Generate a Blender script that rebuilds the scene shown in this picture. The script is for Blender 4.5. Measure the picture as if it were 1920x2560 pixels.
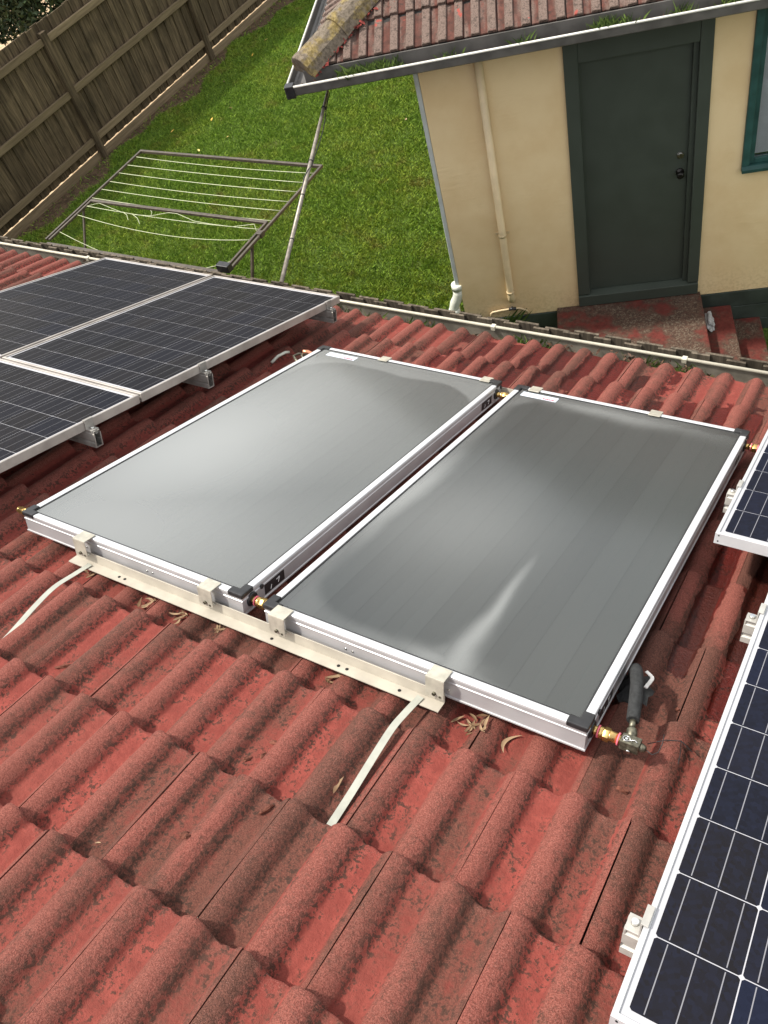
import bpy, bmesh, math, random
import numpy as np
from mathutils import Vector, Matrix

# ------------------------------------------------------------------ clean, camera, sky, sun, exposure
for _o in list(bpy.data.objects):
    bpy.data.objects.remove(_o, do_unlink=True)
scene = bpy.context.scene
COL = scene.collection
rnd = random.Random(7)
nrs = np.random.RandomState(11)

CAM_POS = Vector((1.447294, -0.821981, 2.103888))
CAM_R = Matrix(((0.853173, 0.469575, -0.227144), (0.253758, -0.754082, -0.605778), (-0.455744, 0.459194, -0.762521)))           # rows: right, down, forward
FPX = 2129.557
cam_data = bpy.data.cameras.new('camera')
cam_data.sensor_fit = 'VERTICAL'
cam_data.sensor_height = 36.0
cam_data.lens = 36.0 * FPX / 2560.0
cam_data.clip_start = 0.05
cam_data.clip_end = 600
cam = bpy.data.objects.new('camera', cam_data)
COL.objects.link(cam)
_m = Matrix.Identity(4)
for _i in range(3):
    _m[_i][0] = CAM_R[0][_i]
    _m[_i][1] = -CAM_R[1][_i]
    _m[_i][2] = -CAM_R[2][_i]
    _m[_i][3] = CAM_POS[_i]
cam.matrix_world = _m
scene.camera = cam

SUN_DIR = Vector((-0.66, -0.26, 1.15)).normalized()      # towards the sun
world = bpy.data.worlds.new('World')
scene.world = world
world.use_nodes = True
wt = world.node_tree
for n in list(wt.nodes):
    wt.nodes.remove(n)
w_out = wt.nodes.new('ShaderNodeOutputWorld')
w_bg = wt.nodes.new('ShaderNodeBackground')
w_sky = wt.nodes.new('ShaderNodeTexSky')
w_sky.sky_type = 'NISHITA'
w_sky.sun_disc = False
w_sky.sun_elevation = math.asin(SUN_DIR.z)
w_sky.sun_rotation = math.atan2(SUN_DIR.x, SUN_DIR.y)
w_sky.air_density = 1.0
w_sky.dust_density = 3.0
w_sky.ozone_density = 1.0
# broken, hazy cloud cover over the whole sky
w_tc = wt.nodes.new('ShaderNodeTexCoord')
w_no = wt.nodes.new('ShaderNodeTexNoise')
w_no.inputs['Scale'].default_value = 2.2
w_no.inputs['Detail'].default_value = 6
w_rp = wt.nodes.new('ShaderNodeValToRGB')
w_rp.color_ramp.elements[0].position = 0.36
w_rp.color_ramp.elements[0].color = (0.25, 0.25, 0.25, 1)
w_rp.color_ramp.elements[1].position = 0.66
w_rp.color_ramp.elements[1].color = (0.95, 0.95, 0.95, 1)
w_mx = wt.nodes.new('ShaderNodeMix')
w_mx.data_type = 'RGBA'
w_mx.inputs[7].default_value = (9.0, 8.8, 8.4, 1)
wt.links.new(w_tc.outputs['Generated'], w_no.inputs['Vector'])
wt.links.new(w_no.outputs['Fac'], w_rp.inputs['Fac'])
wt.links.new(w_rp.outputs['Color'], w_mx.inputs[0])
wt.links.new(w_sky.outputs['Color'], w_mx.inputs[6])
wt.links.new(w_mx.outputs[2], w_bg.inputs['Color'])
w_bg.inputs['Strength'].default_value = 0.122
wt.links.new(w_bg.outputs['Background'], w_out.inputs['Surface'])

sun_data = bpy.data.lights.new('sun', 'SUN')
sun_data.energy = 3.1
sun_data.angle = math.radians(3.0)
sun_data.color = (1.0, 0.95, 0.87)
sun = bpy.data.objects.new('sun', sun_data)
COL.objects.link(sun)
sun.rotation_euler = (-SUN_DIR).to_track_quat('-Z', 'Y').to_euler()
sun.location = (-6, 0, 12)

vs = scene.view_settings
vs.view_transform = 'Standard'
vs.look = 'None'
vs.gamma = 1.0
vs.use_curve_mapping = False
vs.exposure = 0.84
scene.cycles.use_denoising = True
scene.cycles.max_bounces = 8
scene.cycles.transparent_max_bounces = 16
scene.render.film_transparent = False

# ------------------------------------------------------------------ helpers
PIT = math.radians(23.0)
CP, SP = math.cos(PIT), math.sin(PIT)
ROOF3 = Matrix(((1, 0, 0), (0, CP, SP), (0, -SP, CP)))     # (u along eave, v down the slope, n out of it) -> world
GROUND = -3.9


def rw(u, v, n):
    return ROOF3 @ Vector((u, v, n))


def project(p):
    q = CAM_R @ (Vector(p) - CAM_POS)
    if q.z < 0.05:
        return None
    return (960 + FPX * q.x / q.z, 1280 + FPX * q.y / q.z, q.z)


def in_view(p, m=120):
    s = project(p)
    return s is not None and -m < s[0] < 1920 + m and -m < s[1] < 2560 + m


class MB:
    """collects simple shapes into one mesh"""
    def __init__(self):
        self.v, self.f, self.mi, self.sm = [], [], [], []
        self.cur = 0

    def add(self, vs_, fs, smooth=False):
        b = len(self.v)
        self.v += [tuple(p) for p in vs_]
        for f in fs:
            self.f.append(tuple(b + i for i in f))
            self.mi.append(self.cur)
            self.sm.append(smooth)
        return self

    def box(self, x0, x1, y0, y1, z0, z1):
        vs_ = [(x, y, z) for z in (z0, z1) for y in (y0, y1) for x in (x0, x1)]
        return self.add(vs_, [(0, 2, 3, 1), (4, 5, 7, 6), (0, 1, 5, 4), (2, 6, 7, 3), (0, 4, 6, 2), (1, 3, 7, 5)])

    def bar(self, a, b, w, h=None, up=(0, 0, 1)):
        """square bar from a to b"""
        h = h or w
        a, b = Vector(a), Vector(b)
        d = (b - a).normalized()
        up = Vector(up)
        if abs(d.dot(up)) > 0.95:
            up = Vector((1, 0, 0))
        s = d.cross(up).normalized()
        t = s.cross(d).normalized()
        vs_ = []
        for p in (a, b):
            for i, j in ((-1, -1), (1, -1), (1, 1), (-1, 1)):
                vs_.append(p + s * i * w / 2 + t * j * h / 2)
        return self.add(vs_, [(3, 2, 1, 0), (4, 5, 6, 7), (0, 1, 5, 4), (1, 2, 6, 5), (2, 3, 7, 6), (3, 0, 4, 7)])

    def tube(self, pts, r, seg=10, cap=True):
        pts = [Vector(p) for p in pts]
        rs = r if isinstance(r, (list, tuple)) else [r] * len(pts)
        up = Vector((0.13, 0.31, 0.94)).normalized()
        d0 = (pts[1] - pts[0]).normalized()
        if abs(d0.dot(up)) > 0.9:
            up = Vector((1, 0.1, 0)).normalized()
        vs_, fs = [], []
        s = None
        for i, p in enumerate(pts):
            d = (pts[min(i + 1, len(pts) - 1)] - pts[max(i - 1, 0)]).normalized()
            s = d.cross(up).normalized() if s is None else (s - d * s.dot(d)).normalized()
            t = d.cross(s)
            for k in range(seg):
                a = 2 * math.pi * k / seg
                vs_.append(p + (s * math.cos(a) + t * math.sin(a)) * rs[i])
        for i in range(len(pts) - 1):
            for k in range(seg):
                k2 = (k + 1) % seg
                fs.append((i * seg + k, i * seg + k2, (i + 1) * seg + k2, (i + 1) * seg + k))
        self.add(vs_, fs, True)
        if cap:
            b = len(self.v) - len(vs_)
            for ring, rev in ((0, True), (len(pts) - 1, False)):
                f = [b + ring * seg + k for k in range(seg)]
                self.f.append(tuple(reversed(f)) if rev else tuple(f))
                self.mi.append(self.cur)
                self.sm.append(False)
        return self

    def ring(self, prof, W, L, x0=0, y0=0):
        """sweep a profile of (inset, z) round a W x L rectangle with mitred corners"""
        vs_, fs = [], []
        m = len(prof)
        for i, z in prof:
            vs_ += [(x0 + i, y0 + i, z), (x0 + W - i, y0 + i, z), (x0 + W - i, y0 + L - i, z), (x0 + i, y0 + L - i, z)]
        for j in range(m - 1):
            for k in range(4):
                k2 = (k + 1) % 4
                fs.append((j * 4 + k, j * 4 + k2, (j + 1) * 4 + k2, (j + 1) * 4 + k))
        return self.add(vs_, fs)

    def extrude(self, poly, axis, a, b):
        """poly of 2-D points extruded along axis ('x': points are (y,z); 'y': (x,z); 'z': (x,y))"""
        n = len(poly)

        def mk(p, t):
            if axis == 'x':
                return (t, p[0], p[1])
            if axis == 'y':
                return (p[0], t, p[1])
            return (p[0], p[1], t)
        vs_ = [mk(p, a) for p in poly] + [mk(p, b) for p in poly]
        fs = [tuple(range(n))[::-1], tuple(range(n, 2 * n))]
        fs += [(i, (i + 1) % n, n + (i + 1) % n, n + i) for i in range(n)]
        return self.add(vs_, fs)

    def strip(self, poly, axis, a, b):
        """open profile extruded (no caps)"""
        n = len(poly)

        def mk(p, t):
            if axis == 'x':
                return (t, p[0], p[1])
            if axis == 'y':
                return (p[0], t, p[1])
            return (p[0], p[1], t)
        vs_ = [mk(p, a) for p in poly] + [mk(p, b) for p in poly]
        fs = [(i, i + 1, n + i + 1, n + i) for i in range(n - 1)]
        return self.add(vs_, fs)

    def mesh(self, name, mats, keep=False):
        me = bpy.data.meshes.new(name)
        me.from_pydata(self.v, [], self.f)
        for m in (mats if isinstance(mats, (list, tuple)) else [mats]):
            me.materials.append(m)
        me.polygons.foreach_set('material_index', self.mi)
        me.polygons.foreach_set('use_smooth', self.sm)
        me.update()
        if not keep:
            bm = bmesh.new()
            bm.from_mesh(me)
            bmesh.ops.recalc_face_normals(bm, faces=bm.faces)
            bm.to_mesh(me)
            bm.free()
        return me

    def build(self, name, mats, parent=None, bevel=0.0, loc=None, seg=2, keep=False):
        o = bpy.data.objects.new(name, self.mesh(name, mats, keep))
        COL.objects.link(o)
        if parent is not None:
            o.parent = parent
        if loc is not None:
            o.location = loc
        if bevel:
            b = o.modifiers.new('bevel', 'BEVEL')
            b.width = bevel
            b.segments = seg
            b.limit_method = 'ANGLE'
            b.angle_limit = math.radians(40)
        return o


def tag(o, label=None, cat=None, group=None, kind=None):
    if label:
        o['label'] = label
    if cat:
        o['category'] = cat
    if group:
        o['group'] = group
    if kind:
        o['kind'] = kind
    return o


def thing(name, label, cat, mat4=None, group=None):
    o = bpy.data.objects.new(name, None)
    o.empty_display_size = 0.1
    COL.objects.link(o)
    if mat4 is not None:
        o.matrix_world = mat4
    return tag(o, label, cat, group)


def link_mesh(name, me, parent=None, loc=(0, 0, 0), rot=(0, 0, 0)):
    o = bpy.data.objects.new(name, me)
    COL.objects.link(o)
    o.parent = parent
    o.location = loc
    o.rotation_euler = rot
    return o


def copy_tree(o, parent=None):
    c = o.copy()
    COL.objects.link(c)
    c.parent = parent
    for ch in list(o.children):
        copy_tree(ch, c)
    return c


def roof_mat(u, v, n):
    m = ROOF3.to_4x4()
    m.translation = rw(u, v, n)
    return m


# ------------------------------------------------------------------ material builder
class T:
    def __init__(self, name):
        self.m = bpy.data.materials.new(name)
        self.m.use_nodes = True
        self.t = self.m.node_tree
        for n in list(self.t.nodes):
            self.t.nodes.remove(n)
        self.out = self.t.nodes.new('ShaderNodeOutputMaterial')

    def set(self, node, key, val):
        s = node.inputs[key]
        if isinstance(val, bpy.types.Node):
            val = val.outputs[0]
        if isinstance(val, bpy.types.NodeSocket):
            self.t.links.new(val, s)
        else:
            if s.type == 'RGBA' and len(val) == 3:
                val = (*val, 1)
            s.default_value = val

    def n(self, typ, props=None, **ins):
        nd = self.t.nodes.new('ShaderNode' + typ)
        for k, v in (props or {}).items():
            setattr(nd, k, v)
        for k, v in ins.items():
            self.set(nd, k.replace('_', ' '), v)
        return nd

    def math(self, op, a, b=0.0, clamp=False):
        nd = self.t.nodes.new('ShaderNodeMath')
        nd.operation = op
        nd.use_clamp = clamp
        self.set(nd, 0, a)
        self.set(nd, 1, b)
        return nd.outputs[0]

    def mix(self, fac, a, b, mode='MIX'):
        nd = self.t.nodes.new('ShaderNodeMix')
        nd.data_type = 'RGBA'
        nd.blend_type = mode
        nd.clamp_factor = True
        self.set(nd, 0, fac)
        self.set(nd, 6, a)
        self.set(nd, 7, b)
        return nd.outputs[2]

    def noise(self, scale, vec=None, detail=3, rough=0.55, w=None):
        nd = self.t.nodes.new('ShaderNodeTexNoise')
        if w is not None:
            nd.noise_dimensions = '4D'
            self.set(nd, 'W', w)
        nd.inputs['Scale'].default_value = scale
        nd.inputs['Detail'].default_value = detail
        nd.inputs['Roughness'].default_value = rough
        if vec is not None:
            self.set(nd, 'Vector', vec)
        return nd.outputs['Fac']

    def ramp(self, fac, lo, hi, a=0.0, b=1.0):
        nd = self.t.nodes.new('ShaderNodeMapRange')
        nd.interpolation_type = 'SMOOTHSTEP'
        self.set(nd, 0, fac)
        for i, v in zip((1, 2, 3, 4), (lo, hi, a, b)):
            nd.inputs[i].default_value = v
        return nd.outputs[0]

    def pos(self):
        return self.t.nodes.new('ShaderNodeNewGeometry').outputs['Position']

    def obj(self):
        return self.t.nodes.new('ShaderNodeTexCoord').outputs['Object']

    def rand(self):
        return self.t.nodes.new('ShaderNodeObjectInfo').outputs['Random']

    def vmul(self, vec, s):
        nd = self.t.nodes.new('ShaderNodeVectorMath')
        nd.operation = 'MULTIPLY'
        self.set(nd, 0, vec)
        nd.inputs[1].default_value = s
        return nd.outputs[0]

    def xyz(self, vec):
        nd = self.t.nodes.new('ShaderNodeSeparateXYZ')
        self.set(nd, 0, vec)
        return nd.outputs

    def bump(self, h, strength=0.3, dist=0.01, normal=None):
        nd = self.t.nodes.new('ShaderNodeBump')
        nd.inputs['Strength'].default_value = strength
        nd.inputs['Distance'].default_value = dist
        self.set(nd, 'Height', h)
        if normal is not None:
            self.set(nd, 'Normal', normal)
        return nd.outputs[0]

    def bsdf(self, col, rough=0.6, metal=0.0, normal=None, spec=0.5, **kw):
        nd = self.t.nodes.new('ShaderNodeBsdfPrincipled')
        self.set(nd, 'Base Color', col)
        self.set(nd, 'Roughness', rough)
        self.set(nd, 'Metallic', metal)
        self.set(nd, 'Specular IOR Level', spec)
        if normal is not None:
            self.set(nd, 'Normal', normal)
        for k, v in kw.items():
            self.set(nd, k.replace('_', ' '), v)
        return nd.outputs[0]

    def done(self, sh):
        self.t.links.new(sh, self.out.inputs['Surface'])
        return self.m


def simple(name, col, rough=0.5, metal=0.0, var=0.12, scale=12.0, bump=0.0, bscale=200.0, spec=0.5):
    t = T(name)
    nz = t.noise(scale, t.pos(), 4)
    dark = tuple(c * (1 - var * 2) for c in col)
    lite = tuple(min(1, c * (1 + var)) for c in col)
    c = t.mix(t.ramp(nz, 0.3, 0.7), dark, lite)
    nm = t.bump(t.noise(bscale, t.pos(), 2), bump, 0.002) if bump else None
    r = t.math('ADD', rough, t.math('MULTIPLY', t.math('SUBTRACT', nz, 0.5), 0.25))
    return t.done(t.bsdf(c, r, metal, nm, spec))


def m_tile():
    t = T('red_concrete_tile')
    pos, obj, rd = t.pos(), t.obj(), t.rand()
    roll = t.n('Attribute', {'attribute_name': 'roll'}).outputs['Fac']
    edge = t.n('Attribute', {'attribute_name': 'butt'}).outputs['Fac']
    right_flank = t.n('Attribute', {'attribute_name': 'right_flank'}).outputs['Fac']
    w = t.math('MULTIPLY', rd, 37.0)
    ox, oy, oz = t.xyz(obj)
    lane = t.math('FLOOR', t.math('DIVIDE', t.math('ADD', ox, 0.03), 0.075))
    lw = t.math('FRACT', t.math('MULTIPLY', t.math('SINE', t.math('ADD', t.math('MULTIPLY', lane, 12.9), t.math('MULTIPLY', rd, 78.2))), 437.5))
    long_ = t.noise(1.0, t.vmul(obj, (13.0, 2.4, 3.0)), 4, 0.55, w)          # dirt streaks down the tile
    big = t.noise(2.3, pos, 4, 0.6)
    mid = t.noise(19.0, pos, 5, 0.68)
    spot = t.noise(85.0, pos, 5, 0.68)
    grain = t.noise(300.0, pos, 3, 0.7)
    fine = t.noise(520.0, pos, 2, 0.6)
    sub = t.math('SUBTRACT', spot, 0.5)
    pan = t.mix(t.ramp(mid, 0.32, 0.7), (0.175, 0.036, 0.027), (0.255, 0.056, 0.042))
    rollc = t.mix(t.ramp(grain, 0.36, 0.66), (0.135, 0.037, 0.027), (0.29, 0.094, 0.07))
    col = t.mix(t.ramp(t.math('ADD', roll, t.math('MULTIPLY', sub, 0.7)), 0.25, 0.6), pan, rollc)
    # brown grime films, whole rolls and troughs at a time
    gr = t.math('ADD', t.math('MULTIPLY', long_, 0.5), t.math('ADD', t.math('MULTIPLY', big, 0.5), t.math('ADD', t.math('MULTIPLY', mid, 0.3), t.math('MULTIPLY', lw, 0.34))))
    gr = t.math('ADD', gr, t.math('MULTIPLY', sub, 0.25))
    gx = t.xyz(pos)
    ga = t.math('DIVIDE', t.math('SUBTRACT', gx[0], 1.22), 0.42)
    gb = t.math('DIVIDE', t.math('SUBTRACT', gx[1], 0.45), 0.75)
    gz = t.math('SUBTRACT', 1.0, t.math('SQRT', t.math('ADD', t.math('MULTIPLY', ga, ga), t.math('MULTIPLY', gb, gb))), True)
    gr = t.math('ADD', gr, t.math('MULTIPLY', gz, 0.3))                       # dirtier strip along the right collector
    grime = t.ramp(gr, 0.775, 1.0)
    grimec = t.mix(t.ramp(grain, 0.34, 0.66), (0.06, 0.026, 0.018), (0.14, 0.058, 0.04))
    col = t.mix(t.math('MULTIPLY', grime, 0.88), col, grimec)
    # moss and lichen freckles, plus extra dark flecks along each roll's right flank
    ms = t.math('ADD', t.math('MULTIPLY', mid, 0.55), t.math('ADD', t.math('MULTIPLY', big, 0.35), t.math('MULTIPLY', right_flank, 0.09)))
    fk = t.math('MULTIPLY', t.ramp(t.math('ADD', spot, t.math('MULTIPLY', right_flank, 0.03)), 0.525, 0.56), t.ramp(ms, 0.42, 0.51))
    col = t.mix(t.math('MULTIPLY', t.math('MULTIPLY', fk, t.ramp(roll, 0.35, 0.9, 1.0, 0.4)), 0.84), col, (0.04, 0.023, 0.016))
    fk2 = t.ramp(t.noise(150.0, pos, 3), 0.63, 0.7)
    col = t.mix(t.math('MULTIPLY', t.math('MULTIPLY', fk2, t.ramp(roll, 0.2, 0.7, 1.0, 0.25)), 0.6), col, (0.06, 0.03, 0.022))
    # pale bare aggregate on the crests and at the butt ends
    sp = t.math('MULTIPLY', t.ramp(fine, 0.57, 0.68), t.math('MAXIMUM', t.math('MULTIPLY', roll, 0.75), edge))
    sp = t.math('MULTIPLY', sp, t.ramp(big, 0.35, 0.6, 0.35, 1.0))
    col = t.mix(t.math('MULTIPLY', sp, 0.8), col, (0.36, 0.175, 0.14))
    col = t.mix(t.ramp(rd, 0.4, 1.0, 0.0, 0.2), col, (0.13, 0.05, 0.036), 'MIX')
    # damp patches lying in troughs beside and below the collectors
    px = t.xyz(pos)
    dm = t.noise(6.5, pos, 5, 0.62)

    def blob(cx, cy, rx, ry):
        a = t.math('DIVIDE', t.math('SUBTRACT', px[0], cx), rx)
        b = t.math('DIVIDE', t.math('SUBTRACT', px[1], cy), ry)
        return t.math('SUBTRACT', 1.0, t.math('SQRT', t.math('ADD', t.math('MULTIPLY', a, a), t.math('MULTIPLY', b, b))))
    zone = t.math('MAXIMUM', blob(-0.1, 2.25, 0.75, 0.42), t.math('MAXIMUM', blob(1.25, 0.85, 0.3, 0.55), blob(0.9, 1.95, 0.6, 0.35)))
    wet = t.ramp(t.math('SUBTRACT', t.math('ADD', t.math('MULTIPLY', zone, 0.55), t.math('MULTIPLY', t.math('SUBTRACT', dm, 0.5), 1.2)), t.math('MULTIPLY', roll, 0.6)), 0.04, 0.07)
    wetc = t.mix(1.0, col, (0.4, 0.22, 0.2), 'MULTIPLY')
    col = t.mix(wet, col, wetc)
    rough = t.math('SUBTRACT', 0.88, t.math('MULTIPLY', wet, 0.5))
    h = t.math('ADD', t.math('MULTIPLY', grain, t.math('ADD', t.math('MULTIPLY', roll, 0.9), 0.35)), t.math('MULTIPLY', spot, 1.3))
    nm = t.bump(h, 0.8, 0.005)
    return t.done(t.bsdf(col, rough, 0, nm, 0.25))


def m_old_tile():
    t = T('weathered_grey_red_tile')
    pos, obj, rd = t.pos(), t.obj(), t.rand()
    roll = t.n('Attribute', {'attribute_name': 'roll'}).outputs['Fac']
    w = t.math('MULTIPLY', rd, 51.0)
    st = t.noise(1.0, t.vmul(obj, (14, 2.5, 3)), 4, 0.6, w)
    mid = t.noise(18, pos, 5, 0.65)
    sp = t.noise(95, pos, 4, 0.6)
    red = t.mix(t.ramp(mid, 0.3, 0.7), (0.055, 0.025, 0.019), (0.12, 0.046, 0.034))
    grey = t.mix(t.ramp(sp, 0.3, 0.7), (0.08, 0.056, 0.045), (0.195, 0.14, 0.115))
    f = t.ramp(t.math('ADD', t.math('MULTIPLY', roll, 0.36), st), 0.44, 0.66)
    col = t.mix(f, red, grey)
    chip = t.ramp(t.noise(9.0, pos, 4, 0.6), 0.66, 0.69)
    col = t.mix(t.math('MULTIPLY', chip, t.ramp(rd, 0.35, 0.6)), col, (0.28, 0.065, 0.05))
    col = t.mix(t.math('MULTIPLY', t.ramp(sp, 0.6, 0.68), 0.8), col, (0.05, 0.035, 0.03))
    bl = t.ramp(t.noise(26, pos, 5, 0.7), 0.55, 0.62)
    col = t.mix(t.math('MULTIPLY', bl, 0.7), col, (0.04, 0.03, 0.024))
    nm = t.bump(t.math('ADD', sp, t.noise(300, pos, 3)), 0.5, 0.004)
    return t.done(t.bsdf(col, 0.9, 0, nm, 0.25))


def m_hip():
    t = T('lichen_covered_hip_cap')
    pos = t.pos()
    a = t.noise(7, pos, 5, 0.65)
    b = t.noise(40, pos, 5, 0.7)
    c = t.mix(t.ramp(b, 0.3, 0.7), (0.08, 0.064, 0.046), (0.2, 0.165, 0.125))
    c = t.mix(t.ramp(a, 0.46, 0.6), c, t.mix(t.ramp(b, 0.35, 0.65), (0.12, 0.088, 0.03), (0.26, 0.2, 0.085)))
    c = t.mix(t.math('MULTIPLY', t.ramp(b, 0.62, 0.7), 0.7), c, (0.06, 0.045, 0.035))
    return t.done(t.bsdf(c, 0.92, 0, t.bump(b, 0.6, 0.006), 0.2))


def m_wood(name, dark, lite, grain_axis='z', smear=True):
    t = T(name)
    pos, rd = t.pos(), t.rand()
    sc = {'z': (34, 34, 2.2), 'y': (34, 2.2, 34), 'x': (2.2, 34, 34)}[grain_axis]
    g = t.noise(1.0, t.vmul(pos, sc), 5, 0.65, t.math('MULTIPLY', rd, 23.0))
    b = t.noise(1.6, pos, 4, 0.6)
    c = t.mix(t.ramp(g, 0.3, 0.72), dark, lite)
    c = t.mix(t.ramp(rd, 0, 1, 0.0, 0.4), c, tuple(x * 0.55 for x in dark))
    if smear:
        c = t.mix(t.math('MULTIPLY', t.ramp(b, 0.5, 0.7), 0.5), c, tuple(x * 0.5 for x in dark))
    return t.done(t.bsdf(c, 0.9, 0, t.bump(g, 0.5, 0.004), 0.2))


def m_render():
    t = T('cream_trowelled_render')
    pos = t.pos()
    a = t.noise(3.0, pos, 4)
    ridge = t.noise(1.0, t.vmul(pos, (5, 5, 46)), 4, 0.6)
    patch = t.ramp(t.noise(2.1, pos, 3), 0.46, 0.62)
    blot = t.noise(38, pos, 4)
    c = t.mix(t.ramp(a, 0.3, 0.7), (0.72, 0.535, 0.295), (0.78, 0.605, 0.355))
    z = t.xyz(pos)[2]
    low = t.math('MULTIPLY', t.ramp(z, -3.45, -3.0, 1.0, 0.0), t.ramp(blot, 0.4, 0.65))
    c = t.mix(t.math('MULTIPLY', low, 0.25), c, (0.3, 0.18, 0.08))
    h = t.math('ADD', t.math('MULTIPLY', t.math('MULTIPLY', ridge, patch), 1.0), t.math('MULTIPLY', blot, 0.3))
    return t.done(t.bsdf(c, 0.62, 0, t.bump(h, 0.3, 0.010), 0.35))


def m_cell(name, ca, cb, coat):
    t = T(name)
    obj, rd = t.obj(), t.rand()
    x, y, z = t.xyz(obj)
    crystal = t.n('TexVoronoi', {'feature': 'F1'}, Vector=t.vmul(obj, (90, 90, 1)), Scale=1.0).outputs['Color']
    cr = t.xyz(crystal)[0]
    base = t.mix(rd, ca, cb)
    rd2 = t.ramp(t.math('FRACT', t.math('MULTIPLY', rd, 7.31)), 0.6, 0.9)
    base = t.mix(t.math('MULTIPLY', rd2, 0.7), base, (0.012, 0.0105, 0.0105))
    base = t.mix(t.math('MULTIPLY', cr, 0.3), base, tuple(x * 1.8 for x in cb))
    # three printed busbars down the cell
    f = t.math('ABSOLUTE', t.math('SUBTRACT', t.math('FRACT', t.math('MULTIPLY', t.math('ADD', x, 0.078), 1 / 0.052)), 0.5))
    bar = t.math('LESS_THAN', f, 0.02)
    yy = t.math('ABSOLUTE', y)
    bar = t.math('MULTIPLY', bar, t.math('LESS_THAN', yy, 0.0745))
    c = t.mix(bar, base, (0.2, 0.2, 0.215) if coat else (0.1, 0.1, 0.105))
    return t.done(t.bsdf(c, 0.42, 0, None, 0.05, Coat_Weight=coat, Coat_Roughness=0.06, Coat_IOR=1.2))


def m_pane(name, left):
    """solar glass: mist and sky reflections painted in as a pale diffuse layer"""
    t = T(name)
    obj = t.obj()
    wv = t.n('VectorMath', {'operation': 'ADD'})
    nz = t.t.nodes.new('ShaderNodeTexNoise')
    nz.inputs['Scale'].default_value = 2.3
    nz.inputs['Detail'].default_value = 2
    t.set(nz, 'Vector', obj)
    off = t.n('VectorMath', {'operation': 'SUBTRACT'})
    t.set(off, 0, nz.outputs['Color'])
    off.inputs[1].default_value = (0.5, 0.5, 0.5)
    t.set(wv, 0, obj)
    t.set(wv, 1, t.vmul(off.outputs[0], (0.10, 0.13, 0)))
    x, y, z = t.xyz(wv.outputs[0])

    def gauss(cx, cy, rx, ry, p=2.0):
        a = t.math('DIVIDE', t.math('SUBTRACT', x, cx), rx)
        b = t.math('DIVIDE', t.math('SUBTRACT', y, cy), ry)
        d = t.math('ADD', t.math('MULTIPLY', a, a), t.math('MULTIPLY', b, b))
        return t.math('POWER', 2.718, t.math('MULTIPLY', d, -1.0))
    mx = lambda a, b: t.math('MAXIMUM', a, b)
    # rounded rectangle: distance of the painted band's edge from the frame

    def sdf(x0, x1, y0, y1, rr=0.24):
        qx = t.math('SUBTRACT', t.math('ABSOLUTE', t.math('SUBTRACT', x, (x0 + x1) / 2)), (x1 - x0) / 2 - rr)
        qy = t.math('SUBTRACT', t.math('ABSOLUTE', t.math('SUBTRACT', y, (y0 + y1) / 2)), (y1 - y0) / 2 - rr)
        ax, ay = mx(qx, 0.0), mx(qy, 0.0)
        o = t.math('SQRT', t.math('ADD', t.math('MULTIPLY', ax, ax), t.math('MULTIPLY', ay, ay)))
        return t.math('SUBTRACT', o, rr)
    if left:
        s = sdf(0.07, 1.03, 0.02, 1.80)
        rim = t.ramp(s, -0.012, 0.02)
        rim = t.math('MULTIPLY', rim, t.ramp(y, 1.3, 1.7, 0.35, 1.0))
        f = mx(t.math('MULTIPLY', gauss(0.2, 0.72, 0.48, 0.72), 0.52), t.math('MULTIPLY', gauss(0.45, 0.1, 0.7, 0.5), 0.4))  # bright sky sheen painted into the left pane as soft blobs
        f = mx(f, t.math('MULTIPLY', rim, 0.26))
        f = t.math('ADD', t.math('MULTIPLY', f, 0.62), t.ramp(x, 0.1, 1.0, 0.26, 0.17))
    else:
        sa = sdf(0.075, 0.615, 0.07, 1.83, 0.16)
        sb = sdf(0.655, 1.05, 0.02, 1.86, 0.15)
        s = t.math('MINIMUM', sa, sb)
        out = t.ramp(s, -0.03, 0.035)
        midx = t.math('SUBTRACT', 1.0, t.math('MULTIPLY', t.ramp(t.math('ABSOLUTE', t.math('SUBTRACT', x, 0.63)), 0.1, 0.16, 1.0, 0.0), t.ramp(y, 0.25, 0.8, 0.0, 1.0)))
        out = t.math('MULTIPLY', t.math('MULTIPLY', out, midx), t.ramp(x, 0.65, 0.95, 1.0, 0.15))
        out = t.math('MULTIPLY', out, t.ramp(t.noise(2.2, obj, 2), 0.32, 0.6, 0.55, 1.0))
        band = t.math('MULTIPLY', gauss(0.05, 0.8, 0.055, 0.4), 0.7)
        glow = t.math('MULTIPLY', gauss(0.3, 0.72, 0.32, 0.34), 0.27)
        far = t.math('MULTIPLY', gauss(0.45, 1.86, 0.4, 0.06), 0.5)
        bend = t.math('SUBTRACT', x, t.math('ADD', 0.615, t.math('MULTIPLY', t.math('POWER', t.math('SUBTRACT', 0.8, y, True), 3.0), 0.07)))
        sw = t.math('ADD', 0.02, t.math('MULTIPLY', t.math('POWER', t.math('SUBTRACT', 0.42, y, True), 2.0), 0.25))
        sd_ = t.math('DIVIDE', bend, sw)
        stem = t.math('MULTIPLY', t.math('POWER', 2.718, t.math('MULTIPLY', t.math('MULTIPLY', sd_, sd_), -1.0)), t.ramp(y, 0.3, 0.85, 0.62, 0.0))  # Y-shaped reflection streak painted into the glass
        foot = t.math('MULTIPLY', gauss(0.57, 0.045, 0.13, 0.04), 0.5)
        f = mx(mx(mx(band, glow), mx(stem, foot)), mx(far, t.math('MULTIPLY', out, 0.3)))
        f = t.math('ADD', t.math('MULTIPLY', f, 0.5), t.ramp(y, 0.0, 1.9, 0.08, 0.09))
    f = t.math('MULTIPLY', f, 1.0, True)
    tr = t.n('BsdfTransparent', Color=(0.86, 0.89, 0.87)).outputs[0]
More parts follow.
